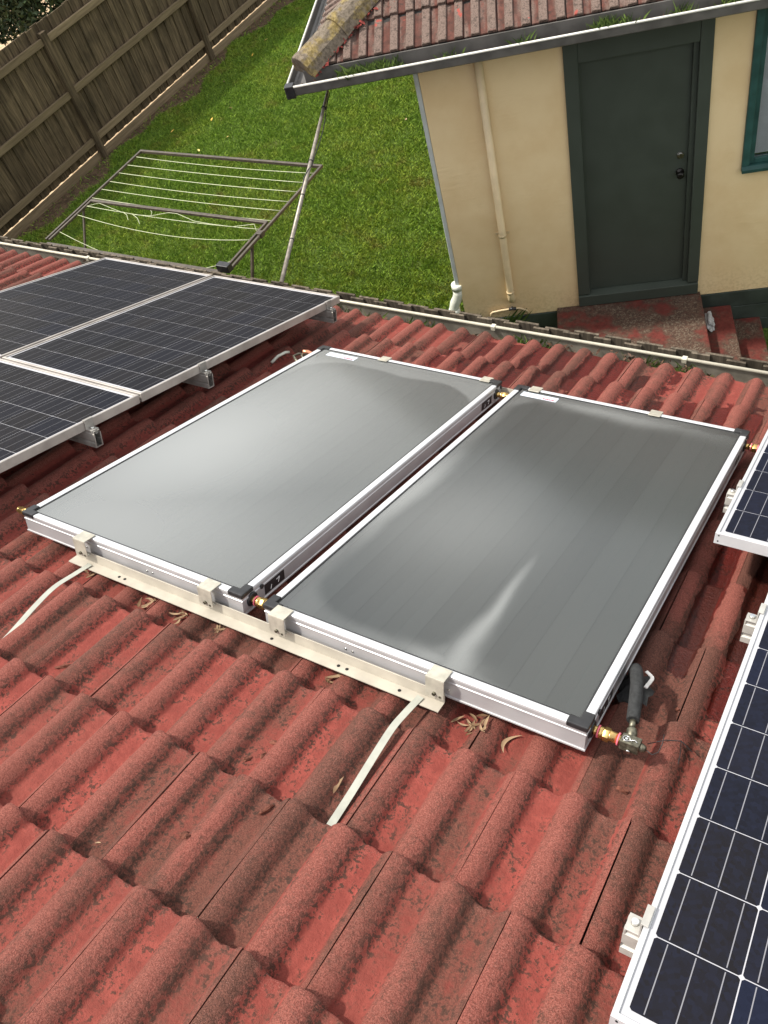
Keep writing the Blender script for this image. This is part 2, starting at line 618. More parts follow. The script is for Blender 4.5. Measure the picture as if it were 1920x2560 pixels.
    mist_sheen = t.n('BsdfDiffuse', Color=(0.4, 0.415, 0.405), Roughness=0.3).outputs[0]  # pale layer carrying the mist and the painted reflections
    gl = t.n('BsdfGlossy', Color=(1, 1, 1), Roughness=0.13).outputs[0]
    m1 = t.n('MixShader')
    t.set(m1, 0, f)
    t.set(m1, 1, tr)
    t.set(m1, 2, mist_sheen)
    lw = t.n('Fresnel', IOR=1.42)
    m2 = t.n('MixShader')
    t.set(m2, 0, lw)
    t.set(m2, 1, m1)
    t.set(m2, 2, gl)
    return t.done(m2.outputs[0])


def m_grass():
    t = T('lawn_grass')
    var = t.n('Attribute', {'attribute_name': 'var'}).outputs['Fac']
    big = t.noise(0.8, t.pos(), 4)
    mid = t.noise(4.5, t.pos(), 4)
    c = t.mix(var, (0.07, 0.145, 0.014), (0.22, 0.34, 0.036))
    c = t.mix(t.ramp(t.math('ADD', t.math('MULTIPLY', big, 0.6), t.math('MULTIPLY', mid, 0.4)), 0.42, 0.62), c, t.mix(var, (0.1, 0.17, 0.015), (0.3, 0.38, 0.045)))
    c = t.mix(t.math('MULTIPLY', t.ramp(t.math('ADD', t.math('MULTIPLY', mid, 0.6), t.math('MULTIPLY', big, 0.4)), 0.55, 0.66), 0.6), c, (0.2, 0.165, 0.05))
    return t.done(t.bsdf(c, 0.6, 0, None, 0.3, Subsurface_Weight=0.0))


def m_lawn():
    t = T('lawn_thatch')
    a, b = t.noise(1.2, t.pos(), 5), t.noise(30, t.pos(), 5)
    c = t.mix(t.ramp(b, 0.3, 0.7), (0.035, 0.06, 0.012), (0.1, 0.15, 0.028))
    c = t.mix(t.math('MULTIPLY', t.ramp(a, 0.55, 0.75), 0.5), c, (0.1, 0.085, 0.035))
    return t.done(t.bsdf(c, 0.95, 0, t.bump(b, 0.8, 0.03), 0.1))


def m_leaf(name, a, b):
    t = T(name)
    r = t.rand()
    nz = t.noise(30, t.pos(), 3)
    c = t.mix(t.ramp(t.math('ADD', t.math('MULTIPLY', r, 0.5), t.math('MULTIPLY', nz, 0.6)), 0.25, 0.85), a, b)
    return t.done(t.bsdf(c, 0.7, 0, None, 0.3))


def m_foliage(name, a, b):
    t = T(name)
    var = t.n('Attribute', {'attribute_name': 'var'}).outputs['Fac']
    return t.done(t.bsdf(t.mix(var, a, b), 0.6, 0, None, 0.3))


def m_landing():
    t = T('worn_red_paint_concrete')
    pos = t.pos()
    a, b, c2 = t.noise(3.5, pos, 5, 0.65), t.noise(30, pos, 5, 0.7), t.noise(75, pos, 4, 0.6)
    c = t.mix(t.ramp(b, 0.3, 0.7), (0.085, 0.018, 0.014), (0.13, 0.028, 0.021))
    c = t.mix(t.ramp(a, 0.4, 0.55), c, t.mix(t.ramp(b, 0.3, 0.7), (0.045, 0.026, 0.018), (0.09, 0.052, 0.036)))
    lich = t.math('MULTIPLY', t.ramp(c2, 0.52, 0.6), t.ramp(a, 0.48, 0.6))
    c = t.mix(t.math('MULTIPLY', lich, 0.8), c, (0.16, 0.13, 0.095))
    return t.done(t.bsdf(c, 0.85, 0, t.bump(b, 0.4, 0.004), 0.25))


def m_fall(name, a, b, scale, rough=0.9):
    t = T(name)
    z = t.noise(scale, t.pos(), 5, 0.65)
    return t.done(t.bsdf(t.mix(t.ramp(z, 0.3, 0.7), a, b), rough, 0, t.bump(z, 0.5, 0.01), 0.2))


TILE = m_tile()
OLDTILE = m_old_tile()
HIP = m_hip()
ALU = simple('brushed_aluminium', (0.45, 0.445, 0.45), 0.36, 0.4, 0.05, 6)
ALU_TRIM = simple('white_aluminium_trim', (0.58, 0.59, 0.6), 0.38, 0.3, 0.03, 5)
PVFRAME = simple('anodised_panel_frame', (0.56, 0.56, 0.57), 0.4, 0.3, 0.05, 7)
RAIL_NEW = simple('pale_rail_aluminium', (0.44, 0.425, 0.39), 0.45, 0.3, 0.08, 20)
RAIL_OLD = simple('weathered_rail_aluminium', (0.3, 0.285, 0.26), 0.5, 0.3, 0.15, 15)
PVFRAME_OLD = simple('dulled_panel_frame', (0.36, 0.33, 0.3), 0.48, 0.3, 0.1, 9)
BACKSHEET = simple('white_backsheet', (0.42, 0.42, 0.44), 0.3, 0, 0.03, 4)
CELL = m_cell('polycrystalline_cell', (0.0085, 0.009, 0.0135), (0.009, 0.0112, 0.0225), 0.05)
CELL_OLD = m_cell('older_polycrystalline_cell', (0.008, 0.0075, 0.008), (0.0075, 0.008, 0.0125), 0.0)
CREAM = simple('cream_painted_steel', (0.4, 0.365, 0.3), 0.45, 0, 0.07, 14)
CLAMPM = simple('pale_zinc_clamp', (0.45, 0.425, 0.35), 0.4, 0.3, 0.1, 30)
BLACK = simple('black_plastic', (0.018, 0.018, 0.019), 0.42, 0, 0.2, 30)
RUBBER = simple('black_foam_insulation', (0.02, 0.021, 0.021), 0.85, 0, 0.3, 90, 0.4, 300)
DARKHOLE = simple('dark_hole', (0.006, 0.006, 0.006), 0.9, 0, 0.1)
BRASS = simple('brass', (0.62, 0.42, 0.16), 0.28, 0.95, 0.15, 60)
COPPER = simple('copper', (0.62, 0.27, 0.16), 0.35, 0.9, 0.2, 40)
VALVE = simple('grey_green_cast_brass', (0.16, 0.15, 0.11), 0.45, 0.8, 0.25, 90)
PINK = simple('pink_thread_tape', (0.8, 0.16, 0.22), 0.5, 0, 0.08)
STRAPM = simple('pale_plastic_coated_strap', (0.33, 0.335, 0.285), 0.45, 0, 0.06, 20)
_t = T('absorber_fin_metal')
ABS_A = _t.done(_t.bsdf(_t.mix(_t.rand(), (0.052, 0.057, 0.055), (0.082, 0.089, 0.086)), 0.5, 0.15))
STICKER = simple('white_sticker', (0.62, 0.68, 0.76), 0.35, 0, 0.05, 60)
STICKRED = simple('red_print', (0.62, 0.03, 0.05), 0.4, 0, 0.05)
STICKBLUE = simple('blue_print', (0.25, 0.36, 0.6), 0.4, 0, 0.05)
WHITEPRINT = simple('white_print', (0.8, 0.8, 0.8), 0.5, 0, 0.03)
SEALANT = simple('white_sealant', (0.78, 0.75, 0.7), 0.5, 0, 0.06, 70)
GUTTER = simple('grey_brown_gutter_steel', (0.21, 0.19, 0.155), 0.55, 0.0, 0.18, 8)
GUTTER_WHITE = simple('ivory_gutter_bead', (0.5, 0.465, 0.37), 0.4, 0, 0.06, 15)
GUT2 = simple('grey_gutter_steel', (0.11, 0.104, 0.095), 0.5, 0.05, 0.15, 7)
GUT2_WHITE = simple('white_gutter_bead', (0.56, 0.55, 0.5), 0.4, 0, 0.04, 10)
RENDER_M = m_render()
GREEN_DK = simple('dark_green_grey_paint', (0.047, 0.058, 0.046), 0.5, 0, 0.035, 5, 0.1, 120)
GREEN_BASE = simple('dark_green_base_board', (0.034, 0.046, 0.037), 0.6, 0, 0.15, 6)
TEAL = simple('teal_window_paint', (0.022, 0.075, 0.068), 0.45, 0, 0.15, 9)
BLIND = simple('white_blind', (0.72, 0.73, 0.74), 0.5, 0, 0.03)
PIPE_TAN = simple('tan_painted_pvc', (0.66, 0.52, 0.31), 0.45, 0, 0.06, 6)
PVC = simple('white_pvc', (0.68, 0.69, 0.6), 0.4, 0, 0.06, 20)
GREYTRIM = simple('pale_grey_downpipe', (0.5, 0.53, 0.51), 0.45, 0, 0.05, 10)
CHROME = simple('satin_chrome', (0.7, 0.7, 0.68), 0.22, 1.0, 0.05)
KNOBM = simple('dark_bronze', (0.02, 0.018, 0.016), 0.3, 0.6, 0.1)
LANDING = m_landing()
FENCE = m_wood('weathered_paling_wood', (0.05, 0.037, 0.022), (0.19, 0.14, 0.083))
FENCE_RAIL = m_wood('weathered_rail_wood', (0.15, 0.112, 0.066), (0.26, 0.198, 0.12), 'y', False)
FENCE_TOP = m_wood('grey_paling_wood', (0.05, 0.04, 0.029), (0.19, 0.157, 0.117))
LINE_FRAME = simple('brown_powdercoat_tube', (0.085, 0.068, 0.05), 0.45, 0.2, 0.15, 20)
CORD = simple('pale_yellow_line', (0.5, 0.53, 0.34), 0.5, 0, 0.05, 30)
GALV = simple('galvanised_pipe', (0.27, 0.24, 0.2), 0.45, 0.4, 0.15, 25)
CABLE = simple('black_cable', (0.015, 0.015, 0.015), 0.5, 0, 0.1)
LAWN = m_lawn()
GRASS = m_grass()
SOIL = m_fall('bare_soil', (0.045, 0.03, 0.017), (0.13, 0.085, 0.05), 14)
DRYGROUND = m_fall('dry_tan_ground', (0.3, 0.21, 0.12), (0.55, 0.42, 0.27), 9)
CONCRETE = m_fall('grey_concrete', (0.16, 0.15, 0.13), (0.27, 0.25, 0.22), 6)
BARK = m_fall('red_brown_bark', (0.06, 0.022, 0.014), (0.2, 0.075, 0.05), 60)
TRUNK = m_fall('tree_bark', (0.05, 0.04, 0.03), (0.14, 0.11, 0.08), 20)
DRYLEAF = m_leaf('dry_leaf', (0.13, 0.07, 0.035), (0.36, 0.25, 0.15))
YLEAF = m_leaf('yellow_leaf', (0.55, 0.33, 0.05), (0.75, 0.55, 0.2))
LITTER = m_leaf('gutter_litter', (0.03, 0.018, 0.012), (0.2, 0.1, 0.06))
FOLIAGE = m_foliage('dark_foliage', (0.008, 0.018, 0.006), (0.035, 0.06, 0.018))
WEED = m_foliage('weed_green', (0.03, 0.06, 0.01), (0.13, 0.19, 0.04))
SARK = simple('dark_underlay', (0.02, 0.018, 0.016), 0.9)
MORTAR = m_fall('red_pointing_mortar', (0.13, 0.035, 0.028), (0.32, 0.06, 0.05), 45)
RAG = m_fall('dirty_white_cloth', (0.26, 0.26, 0.25), (0.45, 0.45, 0.44), 30)

# ================================================================== LARGE STRUCTURE
# ------------------------------------------------------------------ ground
g = MB()
g.add([(-150, -150, GROUND), (150, -150, GROUND), (150, 150, GROUND), (-150, 150, GROUND)], [(0, 1, 2, 3)])
tag(g.build('ground', LAWN), kind='structure')
g = MB()
g.add([(-60, -60, GROUND + 0.006), (-10.22, -60, GROUND + 0.006), (-10.22, 60, GROUND + 0.006), (-60, 60, GROUND + 0.006)], [(0, 1, 2, 3)])
tag(g.build('dry_ground', DRYGROUND), kind='structure')
# bare soil along the foot of the far fence (ragged edge)
vv, ff = [], []
ys = np.linspace(3.2, 18, 75)
for i, y in enumerate(ys):
    e = -9.78 + 0.16 * math.sin(y * 2.1) + 0.1 * math.sin(y * 5.3 + 1) - 0.02 * max(0, y - 8)
    vv += [(-10.2, y, GROUND + 0.008), (e, y, GROUND + 0.008)]
    if i:
        k = 2 * i
        ff.append((k - 2, k - 1, k + 1, k))
g = MB()
g.add(vv, ff)
tag(g.build('soil', SOIL), kind='structure')
# concrete path between the buildings, by the steps
g = MB()
g.box(-1.3, 5.0, -1.0, 3.32, GROUND - 0.05, GROUND + 0.03)
tag(g.build('path', CONCRETE), kind='structure')

# ------------------------------------------------------------------ house underfoot
house = thing('tiled_house', 'low house with a red concrete tile roof sloping to a gutter', 'house')
U0, U1 = -7.4, 2.9
V_EAVE = 2.79
PITCHW, GAUGE = 0.30, 0.366


def row_v(k):
    if k == 8:
        return V_EAVE
    return -0.125 + (0.3645 if k >= 0 else 0.3675) * k


sh = MB()
a, b, c, d = rw(U0, -2.6, -0.235), rw(U1, -2.6, -0.235), rw(U1, 2.74, -0.235), rw(U0, 2.74, -0.235)
sh.add([a, b, c, d], [(0, 1, 2, 3)])
roof = sh.build('roof', SARK, house)
wl = MB()
wl.box(U0 + 0.3, U1 - 0.3, -6.0, 2.1, GROUND, -1.62)
wl.build('wall', CONCRETE, house)
fs = MB()
fs.box(U0, U1, 2.505, 2.53, -1.52, -1.30)
fs.build('fascia', GUTTER, house)
so = MB()
so.box(U0, U1, 2.09, 2.503, -1.545, -1.53)
so.build('soffit', CREAM, house)


def tile_mesh(name, seed, W=0.30, L=0.405, crests=(0.017, 0.167), hw=0.048, hgt=0.037, thick=0.03, mat=None, style='roll', nx=46, ny=9, tilt=0.1):
    r = np.random.RandomState(seed)
    xs = np.linspace(0.0015, W - 0.0015, nx)
    if style == 'trap':
        xs = []
        per = W / 2
        for c in (0, 1):
            o = c * per
            xs += [o + per * q for q in (0.02, 0.05, 0.085, 0.52, 0.56, 0.6, 0.8, 0.97)]
        xs = np.array(xs)
        nx = len(xs)
    ysl = [0.0, -0.004, -0.012] + list(np.linspace(-0.05, -L, ny - 3))

    def prof(x):
        z = 0.0
        if style == 'roll':
            for c in list(crests) + [W + crests[0]]:
                q = abs(x - c) / hw
                if q < 1:
                    z = max(z, (1 - q ** 2.1) ** 0.95)
            return z
        per = W / 2
        q = (x % per) / per
        if 0.08 < q < 0.53:
            return 1.0
        if q < 0.045 or q > 0.57:
            return 0.0
        return 0.5
    ph = r.rand(6) * 6.28
    V, F, RO, BU, LE = [], [], [], [], []
    for j, y in enumerate(ysl):
        for x in xs:
            p = prof(x)
            z = -hgt + hgt * p + tilt * y
            if style == 'roll':
                z += 0.0009 * math.sin(x * 41 + ph[0] + y * 17) + 0.0012 * math.sin(y * 13 + ph[1]) + r.normal(0, 0.00035)
                z -= 0.003 * (1 - p) * math.cos((x % 0.15) / 0.15 * 6.28) * 0.4
            yy = y
            if j == 0:
                z -= 0.0035
            if j <= 1:
                yy += 0.0016 * math.sin(x * 60 + ph[2]) + 0.0011 * math.sin(x * 143 + ph[3]) + r.normal(0, 0.0005)
            V.append((x, yy, z))
            RO.append(p)
            BU.append(max(0.0, 1 + y / 0.035))
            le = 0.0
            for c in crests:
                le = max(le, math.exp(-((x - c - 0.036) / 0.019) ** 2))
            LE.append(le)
    n = len(xs)
    for j in range(len(ysl) - 1):
        for i in range(n - 1):
            F.append((j * n + i, (j + 1) * n + i, (j + 1) * n + i + 1, j * n + i + 1))
    b0 = len(V)                                     # butt face
    for i, x in enumerate(xs):
        V.append((V[i][0], V[i][1] - 0.002, V[i][2] - thick))
        RO.append(RO[i] * 0.5)
        BU.append(0.4)
        LE.append(0.3)
    for i in range(n - 1):
        F.append((i, i + 1, b0 + i + 1, b0 + i))
    for i0, col in ((0, 0), (n - 1, 1)):            # side faces at the interlock
        for j in range(len(ysl) - 1):
            p, q = V[j * n + i0], V[(j + 1) * n + i0]
            b1 = len(V)
            V += [(p[0], p[1], p[2] - 0.012), (q[0], q[1], q[2] - 0.012)]
            RO += [0, 0]
            BU += [0, 0]
            LE += [0, 0]
            f = (j * n + i0, (j + 1) * n + i0, b1 + 1, b1)
            F.append(f if col == 1 else f[::-1])
    me = bpy.data.meshes.new(name)
    me.from_pydata(V, [], F)
    me.materials.append(mat)
    at = me.attributes.new('roll', 'FLOAT', 'POINT')
    at.data.foreach_set('value', RO)
    at = me.attributes.new('butt', 'FLOAT', 'POINT')
    at.data.foreach_set('value', BU)
    at = me.attributes.new('right_flank', 'FLOAT', 'POINT')
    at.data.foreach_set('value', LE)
    if style == 'roll':
        me.polygons.foreach_set('use_smooth', [True] * len(F))
        # keep the butt edge and the interlock crisp
        bm = bmesh.new()
        bm.from_mesh(me)
        for e in bm.edges:
            if len(e.link_faces) == 2 and e.calc_face_angle(0) > math.radians(50):
                e.smooth = False
        bm.to_mesh(me)
        bm.free()
    me.update()
    return me


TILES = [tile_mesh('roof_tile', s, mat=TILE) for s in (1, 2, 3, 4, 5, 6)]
spots = []
for k in range(-6, 9):
    v = row_v(k)
    off = 0.01 + (0.15 if k % 2 else 0.0)
    i0 = int(math.floor((U0 - off) / PITCHW)) + 1
    while off + PITCHW * i0 < U1 - 0.3:
        u = off + PITCHW * i0
        spots.append((k, u, v))
        i0 += 1


def covered(u, v):
    """fully beneath a collector or a panel"""
    for (a0, a1, b0, b1) in ((-1.13, -0.1, 0.1, 1.9), (0.02, 1.02, 0.1, 1.9), (-3.33, -1.4, 0.9, 2.35), (-4.3, -1.4, -0.7, 0.85), (1.5, 2.4, -0.6, 2.4)):
        if a0 < u and u + 0.3 < a1 and b0 < v - 0.37 and v < b1:
            return True
    return False


ranked = []
for (k, u, v) in spots:
    p = rw(u + 0.15, v - 0.18, -0.11)
    s = project(p)
    vis = in_view(p, 200) and not covered(u, v)
    ranked.append((0 if vis else 1, s[2] if s else 99, k, u, v))
ranked.sort()
rest = MB()
rest_attr = []
for i, (h, dist, k, u, v) in enumerate(ranked):
    du, dn, rz = rnd.uniform(-0.0012, 0.0012), rnd.uniform(-0.0015, 0.0015), rnd.gauss(0, 0.0035)
    if i < 292 and h == 0:
        o = link_mesh('roof_tile', TILES[rnd.randrange(6)], roof)
        m = roof_mat(u + du, v + rnd.uniform(-0.003, 0.003), -0.093 + dn)
        o.matrix_world = m @ Matrix.Rotation(rz, 4, 'Z') @ Matrix.Rotation(rnd.gauss(0, 0.004), 4, 'Y')
    else:
        rest_attr.append((u, v))
me0 = TILES[0]
v0 = np.array([x.co[:] for x in me0.vertices])
f0 = [tuple(p.vertices) for p in me0.polygons]
ro0 = np.zeros(len(v0)); me0.attributes['roll'].data.foreach_get('value', ro0)
VV, FF, RR = [], [], []
for (u, v) in rest_attr:
    b = len(VV) * len(v0)
    VV.append((v0 + np.array((u, v, -0.093))) @ np.array(ROOF3).T)
    FF += [tuple(b + i for i in f) for f in f0]
    RR.append(ro0)
me = bpy.data.meshes.new('covered_roof_tiles')
me.from_pydata(np.concatenate(VV).tolist(), [], FF)
me.materials.append(TILE)
at = me.attributes.new('roll', 'FLOAT', 'POINT'); at.data.foreach_set('value', np.concatenate(RR))
me.polygons.foreach_set('use_smooth', [True] * len(FF))
o = bpy.data.objects.new('covered_roof_tiles', me)
COL.objects.link(o)
o.parent = roof
o['kind'] = 'stuff'

# gutter of this house: trough, ivory bead along the front lip, straps
LIPY, LIPZ = 2.70, -1.30
gt = MB()
prof = [(2.532, -1.315), (2.534, -1.40), (2.69, -1.405), (LIPY, -1.395), (LIPY, LIPZ)]
gt.strip(prof, 'x', U0, U1)
prof2 = [(y + 0.003 if i > 1 else y, z - 0.003) for i, (y, z) in enumerate(prof)]
gt.strip(prof2, 'x', U0, U1)
gutter = gt.build('gutter', GUTTER, house)
bd = MB()
bd.tube([(U0, LIPY + 0.002, LIPZ + 0.002), (U1, LIPY + 0.002, LIPZ + 0.002)], 0.0095, 10)
bd.build('bead', GUTTER_WHITE, gutter)
for u in (-5.25, -4.15, -2.9, -1.78, -0.62, 0.52, 1.7):
    b = MB()
    b.box(u - 0.013, u + 0.013, LIPY - 0.016, LIPY + 0.014, LIPZ - 0.013, LIPZ + 0.0145)
    b.build('gutter_strap', GUTTER_WHITE, gutter)

# ------------------------------------------------------------------ rendered outbuilding (local axes: s along the wall, t into it, z up)
TH = math.radians(22.7)
HD, HN = Vector((math.cos(TH), math.sin(TH), 0)), Vector((math.sin(TH), -math.cos(TH), 0))
HM = Matrix(((HD.x, -HN.x, 0, -1.108), (HD.y, -HN.y, 0, 5.433), (0, 0, 1, 0), (0, 0, 0, 1)))
hut = thing('rendered_house', 'cream rendered building with dark green door and mossy tiled hip roof', 'house', HM)
WT = -0.05                                    # wall face
w = MB()
EAVE_S = 3.4


def wb(s0, s1, z0, z1):
    w.box(s0, s1, WT, WT + 0.16, z0, z1)


wb(-1.22, -0.118, -3.42, -0.72)
wb(-0.118, 0.958, -0.86, -0.72)
wb(0.958, 1.235, -3.42, -0.72)
wb(1.235, 2.5, -3.42, -2.19)
wb(1.235, 2.5, -0.86, -0.72)
wb(2.5, EAVE_S, -3.42, -0.72)
w.box(-1.22, -1.06, WT + 0.16, 3.6, -3.42, -0.72)
w.box(EAVE_S - 0.16, EAVE_S, WT + 0.16, 3.6, -3.42, -0.72)
w.box(-1.06, EAVE_S - 0.16, 3.44, 3.6, -3.42, -0.72)
w.build('wall', RENDER_M, hut)
# base boards
for k in range(3):
    z1 = -3.424 - k * 0.172
    for (s0, s1) in ((-1.215, -0.335), (0.99, EAVE_S)):
        b = MB()
        b.box(s0, s1, WT - 0.012, WT + 0.02, z1 - 0.166, z1)
        b.build('base_board', GREEN_BASE, hut, 0.004)
b = MB()
b.box(-0.33, 0.985, WT, WT + 0.02, -3.9, -3.38)
b.build('base_board', GREEN_BASE, hut)
# door
dr = MB()
dr.box(-0.002, 0.822, 0.0, 0.04, -3.245, -1.08)
door = dr.build('door', GREEN_DK, hut, 0.003)
for (s0, s1, t0) in ((-0.118, -0.012, -0.075), (0.862, 0.958, -0.075)):
    b = MB()
    b.box(s0, s1, t0, 0.1, -3.245, -0.862)
    b.build('door_jamb', GREEN_DK, door, 0.004)
for (s0, s1) in ((-0.012, 0.0), (0.822, 0.862)):
    b = MB()
    b.box(s0, s1, -0.035, 0.1, -3.244, -1.05)
    b.build('door_stop', GREEN_DK, door, 0.003)
b = MB()
b.box(-0.011, 0.861, -0.071, 0.1, -1.078, -0.862)
b.build('door_head', GREEN_DK, door, 0.004)
b = MB()
b.extrude([(-0.085, -3.372), (0.1, -3.372), (0.1, -3.247), (-0.012, -3.247), (-0.085, -3.262)], 'x', -0.118, 0.957)
b.build('door_sill', GREEN_DK, door, 0.003)
b = MB()
b.tube([(0.763, 0.0, -1.994), (0.763, -0.012, -1.994)], 0.028, 20)
b.tube([(0.763, -0.012, -1.994), (0.763, -0.02, -1.994)], 0.019, 16)
b.build('deadbolt', CHROME, door)
b = MB()
b.tube([(0.764, 0.0, -2.147), (0.764, -0.012, -2.147), (0.764, -0.016, -2.147), (0.764, -0.04, -2.147), (0.764, -0.05, -2.147), (0.764, -0.066, -2.147), (0.764, -0.074, -2.147)],
       [0.034, 0.032, 0.014, 0.014, 0.027, 0.029, 0.015], 18)
b.build('door_knob', KNOBM, door)
# window with blind
b = MB()
zb, zt = -2.19, -0.862
b.box(1.236, 1.29, -0.075, 0.08, zb + 0.05, zt)
b.box(2.44, 2.499, -0.075, 0.08, zb + 0.05, zt)
b.box(1.292, 2.438, -0.073, 0.08, zt - 0.05, zt)
win = b.build('window', TEAL, hut, 0.004)
b = MB()
b.extrude([(-0.1, zb), (0.08, zb), (0.08, zb + 0.048), (-0.072, zb + 0.048), (-0.1, zb + 0.03)], 'x', 1.236, 2.5)
b.build('sill', TEAL, win, 0.003)
b = MB()
for (s0, s1) in ((1.292, 1.33), (2.40, 2.437)):
    b.box(s0, s1, -0.045, 0.02, zb + 0.05, zt - 0.052)
b.box(1.332, 2.398, -0.043, 0.02, zb + 0.05, zb + 0.09)
b.box(1.332, 2.398, -0.043, 0.02, -1.135, -1.085)
b.box(1.84, 1.88, -0.042, 0.02, zb + 0.092, -1.137)
b.build('sash', TEAL, win, 0.003)
gp = T('window_glass')
fr = gp.n('Fresnel', IOR=1.45)
mxs = gp.n('MixShader')
gp.set(mxs, 0, fr)
gp.set(mxs, 1, gp.n('BsdfTransparent', Color=(0.92, 0.94, 0.94)).outputs[0])
gp.set(mxs, 2, gp.n('BsdfGlossy', Roughness=0.02).outputs[0])
WGLASS = gp.done(mxs.outputs[0])
for (s0, s1, z0, z1) in ((1.332, 1.838, zb + 0.092, -1.138), (1.882, 2.398, zb + 0.092, -1.138), (1.332, 2.398, -1.083, zt - 0.053)):
    b = MB()
    b.box(s0, s1, -0.014, -0.010, z0, z1)
    b.build('pane', WGLASS, win)
b = MB()
z = zt - 0.06
while z > zb + 0.09:
    b.add([(1.335, 0.03, z - 0.010), (2.395, 0.03, z - 0.010), (2.395, 0.048, z + 0.009), (1.335, 0.048, z + 0.009)], [(0, 1, 2, 3)])
    z -= 0.022
for s in (1.46, 1.86, 2.26):
    b.box(s - 0.001, s + 0.001, 0.026, 0.0275, zb + 0.09, zt - 0.06)
b.build('venetian_blind', BLIND, win)
# downpipes and tap tube on the wall
b = MB()
ps, pt = -0.745, WT - 0.042
b.tube([(ps, pt, -0.74), (ps, pt, -3.1), (ps, pt, -3.16), (ps, pt + 0.018, -3.195), (ps, pt + 0.05, -3.215)], [0.033, 0.033, 0.036, 0.036, 0.034], 18)
dp = b.build('downpipe', PIPE_TAN, hut)
b = MB()
b.tube([(ps, pt, -2.452), (ps, pt, -2.474)], 0.0365, 18)
b.box(ps - 0.062, ps + 0.062, WT - 0.012, WT - 0.001, -2.472, -2.454)
b.build('pipe_clip', PIPE_TAN, dp)
b = MB()
b.tube([(ps, pt, -3.085), (ps, pt, -3.105)], 0.038, 18)
b.build('pipe_collar', PIPE_TAN, dp)
b = MB()
b.tube([(-0.965, WT - 0.02, -3.42), (-0.965, WT - 0.025, -3.345), (-0.95, WT - 0.025, -3.33), (-0.86, WT - 0.025, -3.318), (-0.75, WT - 0.025, -3.312), (-0.68, WT - 0.025, -3.316), (-0.62, WT - 0.025, -3.35), (-0.6, WT - 0.02, -3.39)], 0.0095, 10)
wp = b.build('water_tube', PIPE_TAN, hut)
b = MB()
b.tube([(-0.785, WT - 0.026, -3.313), (-0.715, WT - 0.026, -3.313)], 0.015, 12)
b.tube([(-0.75, WT - 0.026, -3.313), (-0.75, WT - 0.03, -3.285)], 0.009, 10)
b.build('stop_valve', BLACK, wp)
b = MB()
b.box(-1.262, -1.223, WT + 0.004, WT + 0.05, -3.1, -0.74)
cd = b.build('corner_downpipe', GREYTRIM, hut, 0.006)
b = MB()
b.tube([(-1.25, WT + 0.03, -2.98), (-1.25, WT + 0.03, -3.04)], 0.056, 16)
b.tube([(-1.25, WT + 0.03, -3.03), (-1.252, WT + 0.03, -3.10), (-1.275, WT + 0.03, -3.16), (-1.30, WT + 0.03, -3.2), (-1.318, WT + 0.03, -3.26), (-1.32, WT + 0.03, -3.33), (-1.32, WT + 0.03, GROUND)], 0.05, 16)
b.tube([(-1.32, WT + 0.03, -3.27), (-1.32, WT + 0.03, -3.34)], 0.056, 16)
b.build('stormwater_elbow', PVC, cd)

# roof of the outbuilding: two slopes meeting at a hip
P2 = math.radians(26)
EN, EZ = 0.28, -0.632                          # eave line distance in front of the door plane, height
CS = -2.01                                     # eave corner along s
rf = MB()
RUN = 3.0
zt2 = EZ - 0.03 + RUN * math.tan(P2)
rf.add([(CS, -EN, EZ - 0.045), (EAVE_S + 0.6, -EN, EZ - 0.045), (EAVE_S + 0.6, -EN + RUN, EZ - 0.045 + RUN * math.tan(P2)), (CS + RUN, -EN + RUN, EZ - 0.045 + RUN * math.tan(P2)),
        (CS, -EN + RUN * 2, EZ - 0.045), (EAVE_S + 0.6, -EN + RUN * 2, EZ - 0.045)],
       [(0, 1, 2, 3), (0, 3, 4), (3, 2, 5, 4)])
hroof = rf.build('roof', SARK, hut)
TW, TG = 0.242, 0.318
HT = [tile_mesh('roof_tile', 20 + s, W=TW, L=0.355, hgt=0.018, thick=0.024, mat=OLDTILE, style='trap', ny=6, tilt=0.075) for s in range(2)]
# frame of each slope: local x along the eave, y down the slope, z out
FRONT = Matrix(((-1, 0, 0, CS), (0, -math.cos(P2), -math.sin(P2), -EN), (0, -math.sin(P2), math.cos(P2), EZ), (0, 0, 0, 1)))
SIDE = Matrix(((0, -math.cos(P2), -math.sin(P2), CS), (1, 0, 0, -EN), (0, -math.sin(P2), math.cos(P2), EZ), (0, 0, 0, 1)))


def lay(fr, n_cols, rows, side):
    for r_ in range(rows):
        vs_ = -r_ * TG                       # butt position (y down slope, 0 at eave)
        for c in range(n_cols):
            x = c * TW + (TW / 2 if r_ % 2 else 0) - TW
            if side:
                x = -x - TW
            # hip line: distance along the eave from the corner equals the plan run
            def inside(px, py):
                run = -py * math.cos(P2)
                return (px if not side else -px) - run
            cr = [inside(x + a, vs_ + b) for a in (0, TW) for b in (0, -0.355)]
            if max(cr) < -0.02:
                continue
            me = HT[(c + r_) % 2]
            if min(cr) < 0.03:
                bm = bmesh.new()
                bm.from_mesh(me)
                sgn = -1 if side else 1
                # keep inside(px,py) > 0.02
                nrm = Vector((sgn, math.cos(P2), 0))
                co = Vector((sgn * 0.02, 0, 0)) - Vector((x, vs_, 0))
                bmesh.ops.bisect_plane(bm, geom=bm.verts[:] + bm.edges[:] + bm.faces[:], plane_co=co, plane_no=nrm, clear_inner=True)
                me = bpy.data.meshes.new('roof_tile')
                bm.to_mesh(me)
                bm.free()
                me.materials.append(OLDTILE)
                if len(me.vertices) < 3:
                    continue
            o = link_mesh('roof_tile', me, hroof)
            o.matrix_local = fr @ Matrix.Translation((x, vs_, rnd.uniform(-0.002, 0.002))) @ Matrix.Rotation(rnd.gauss(0, 0.004), 4, 'Z')


lay(FRONT, 25, 5, True)
lay(SIDE, 14, 6, False)
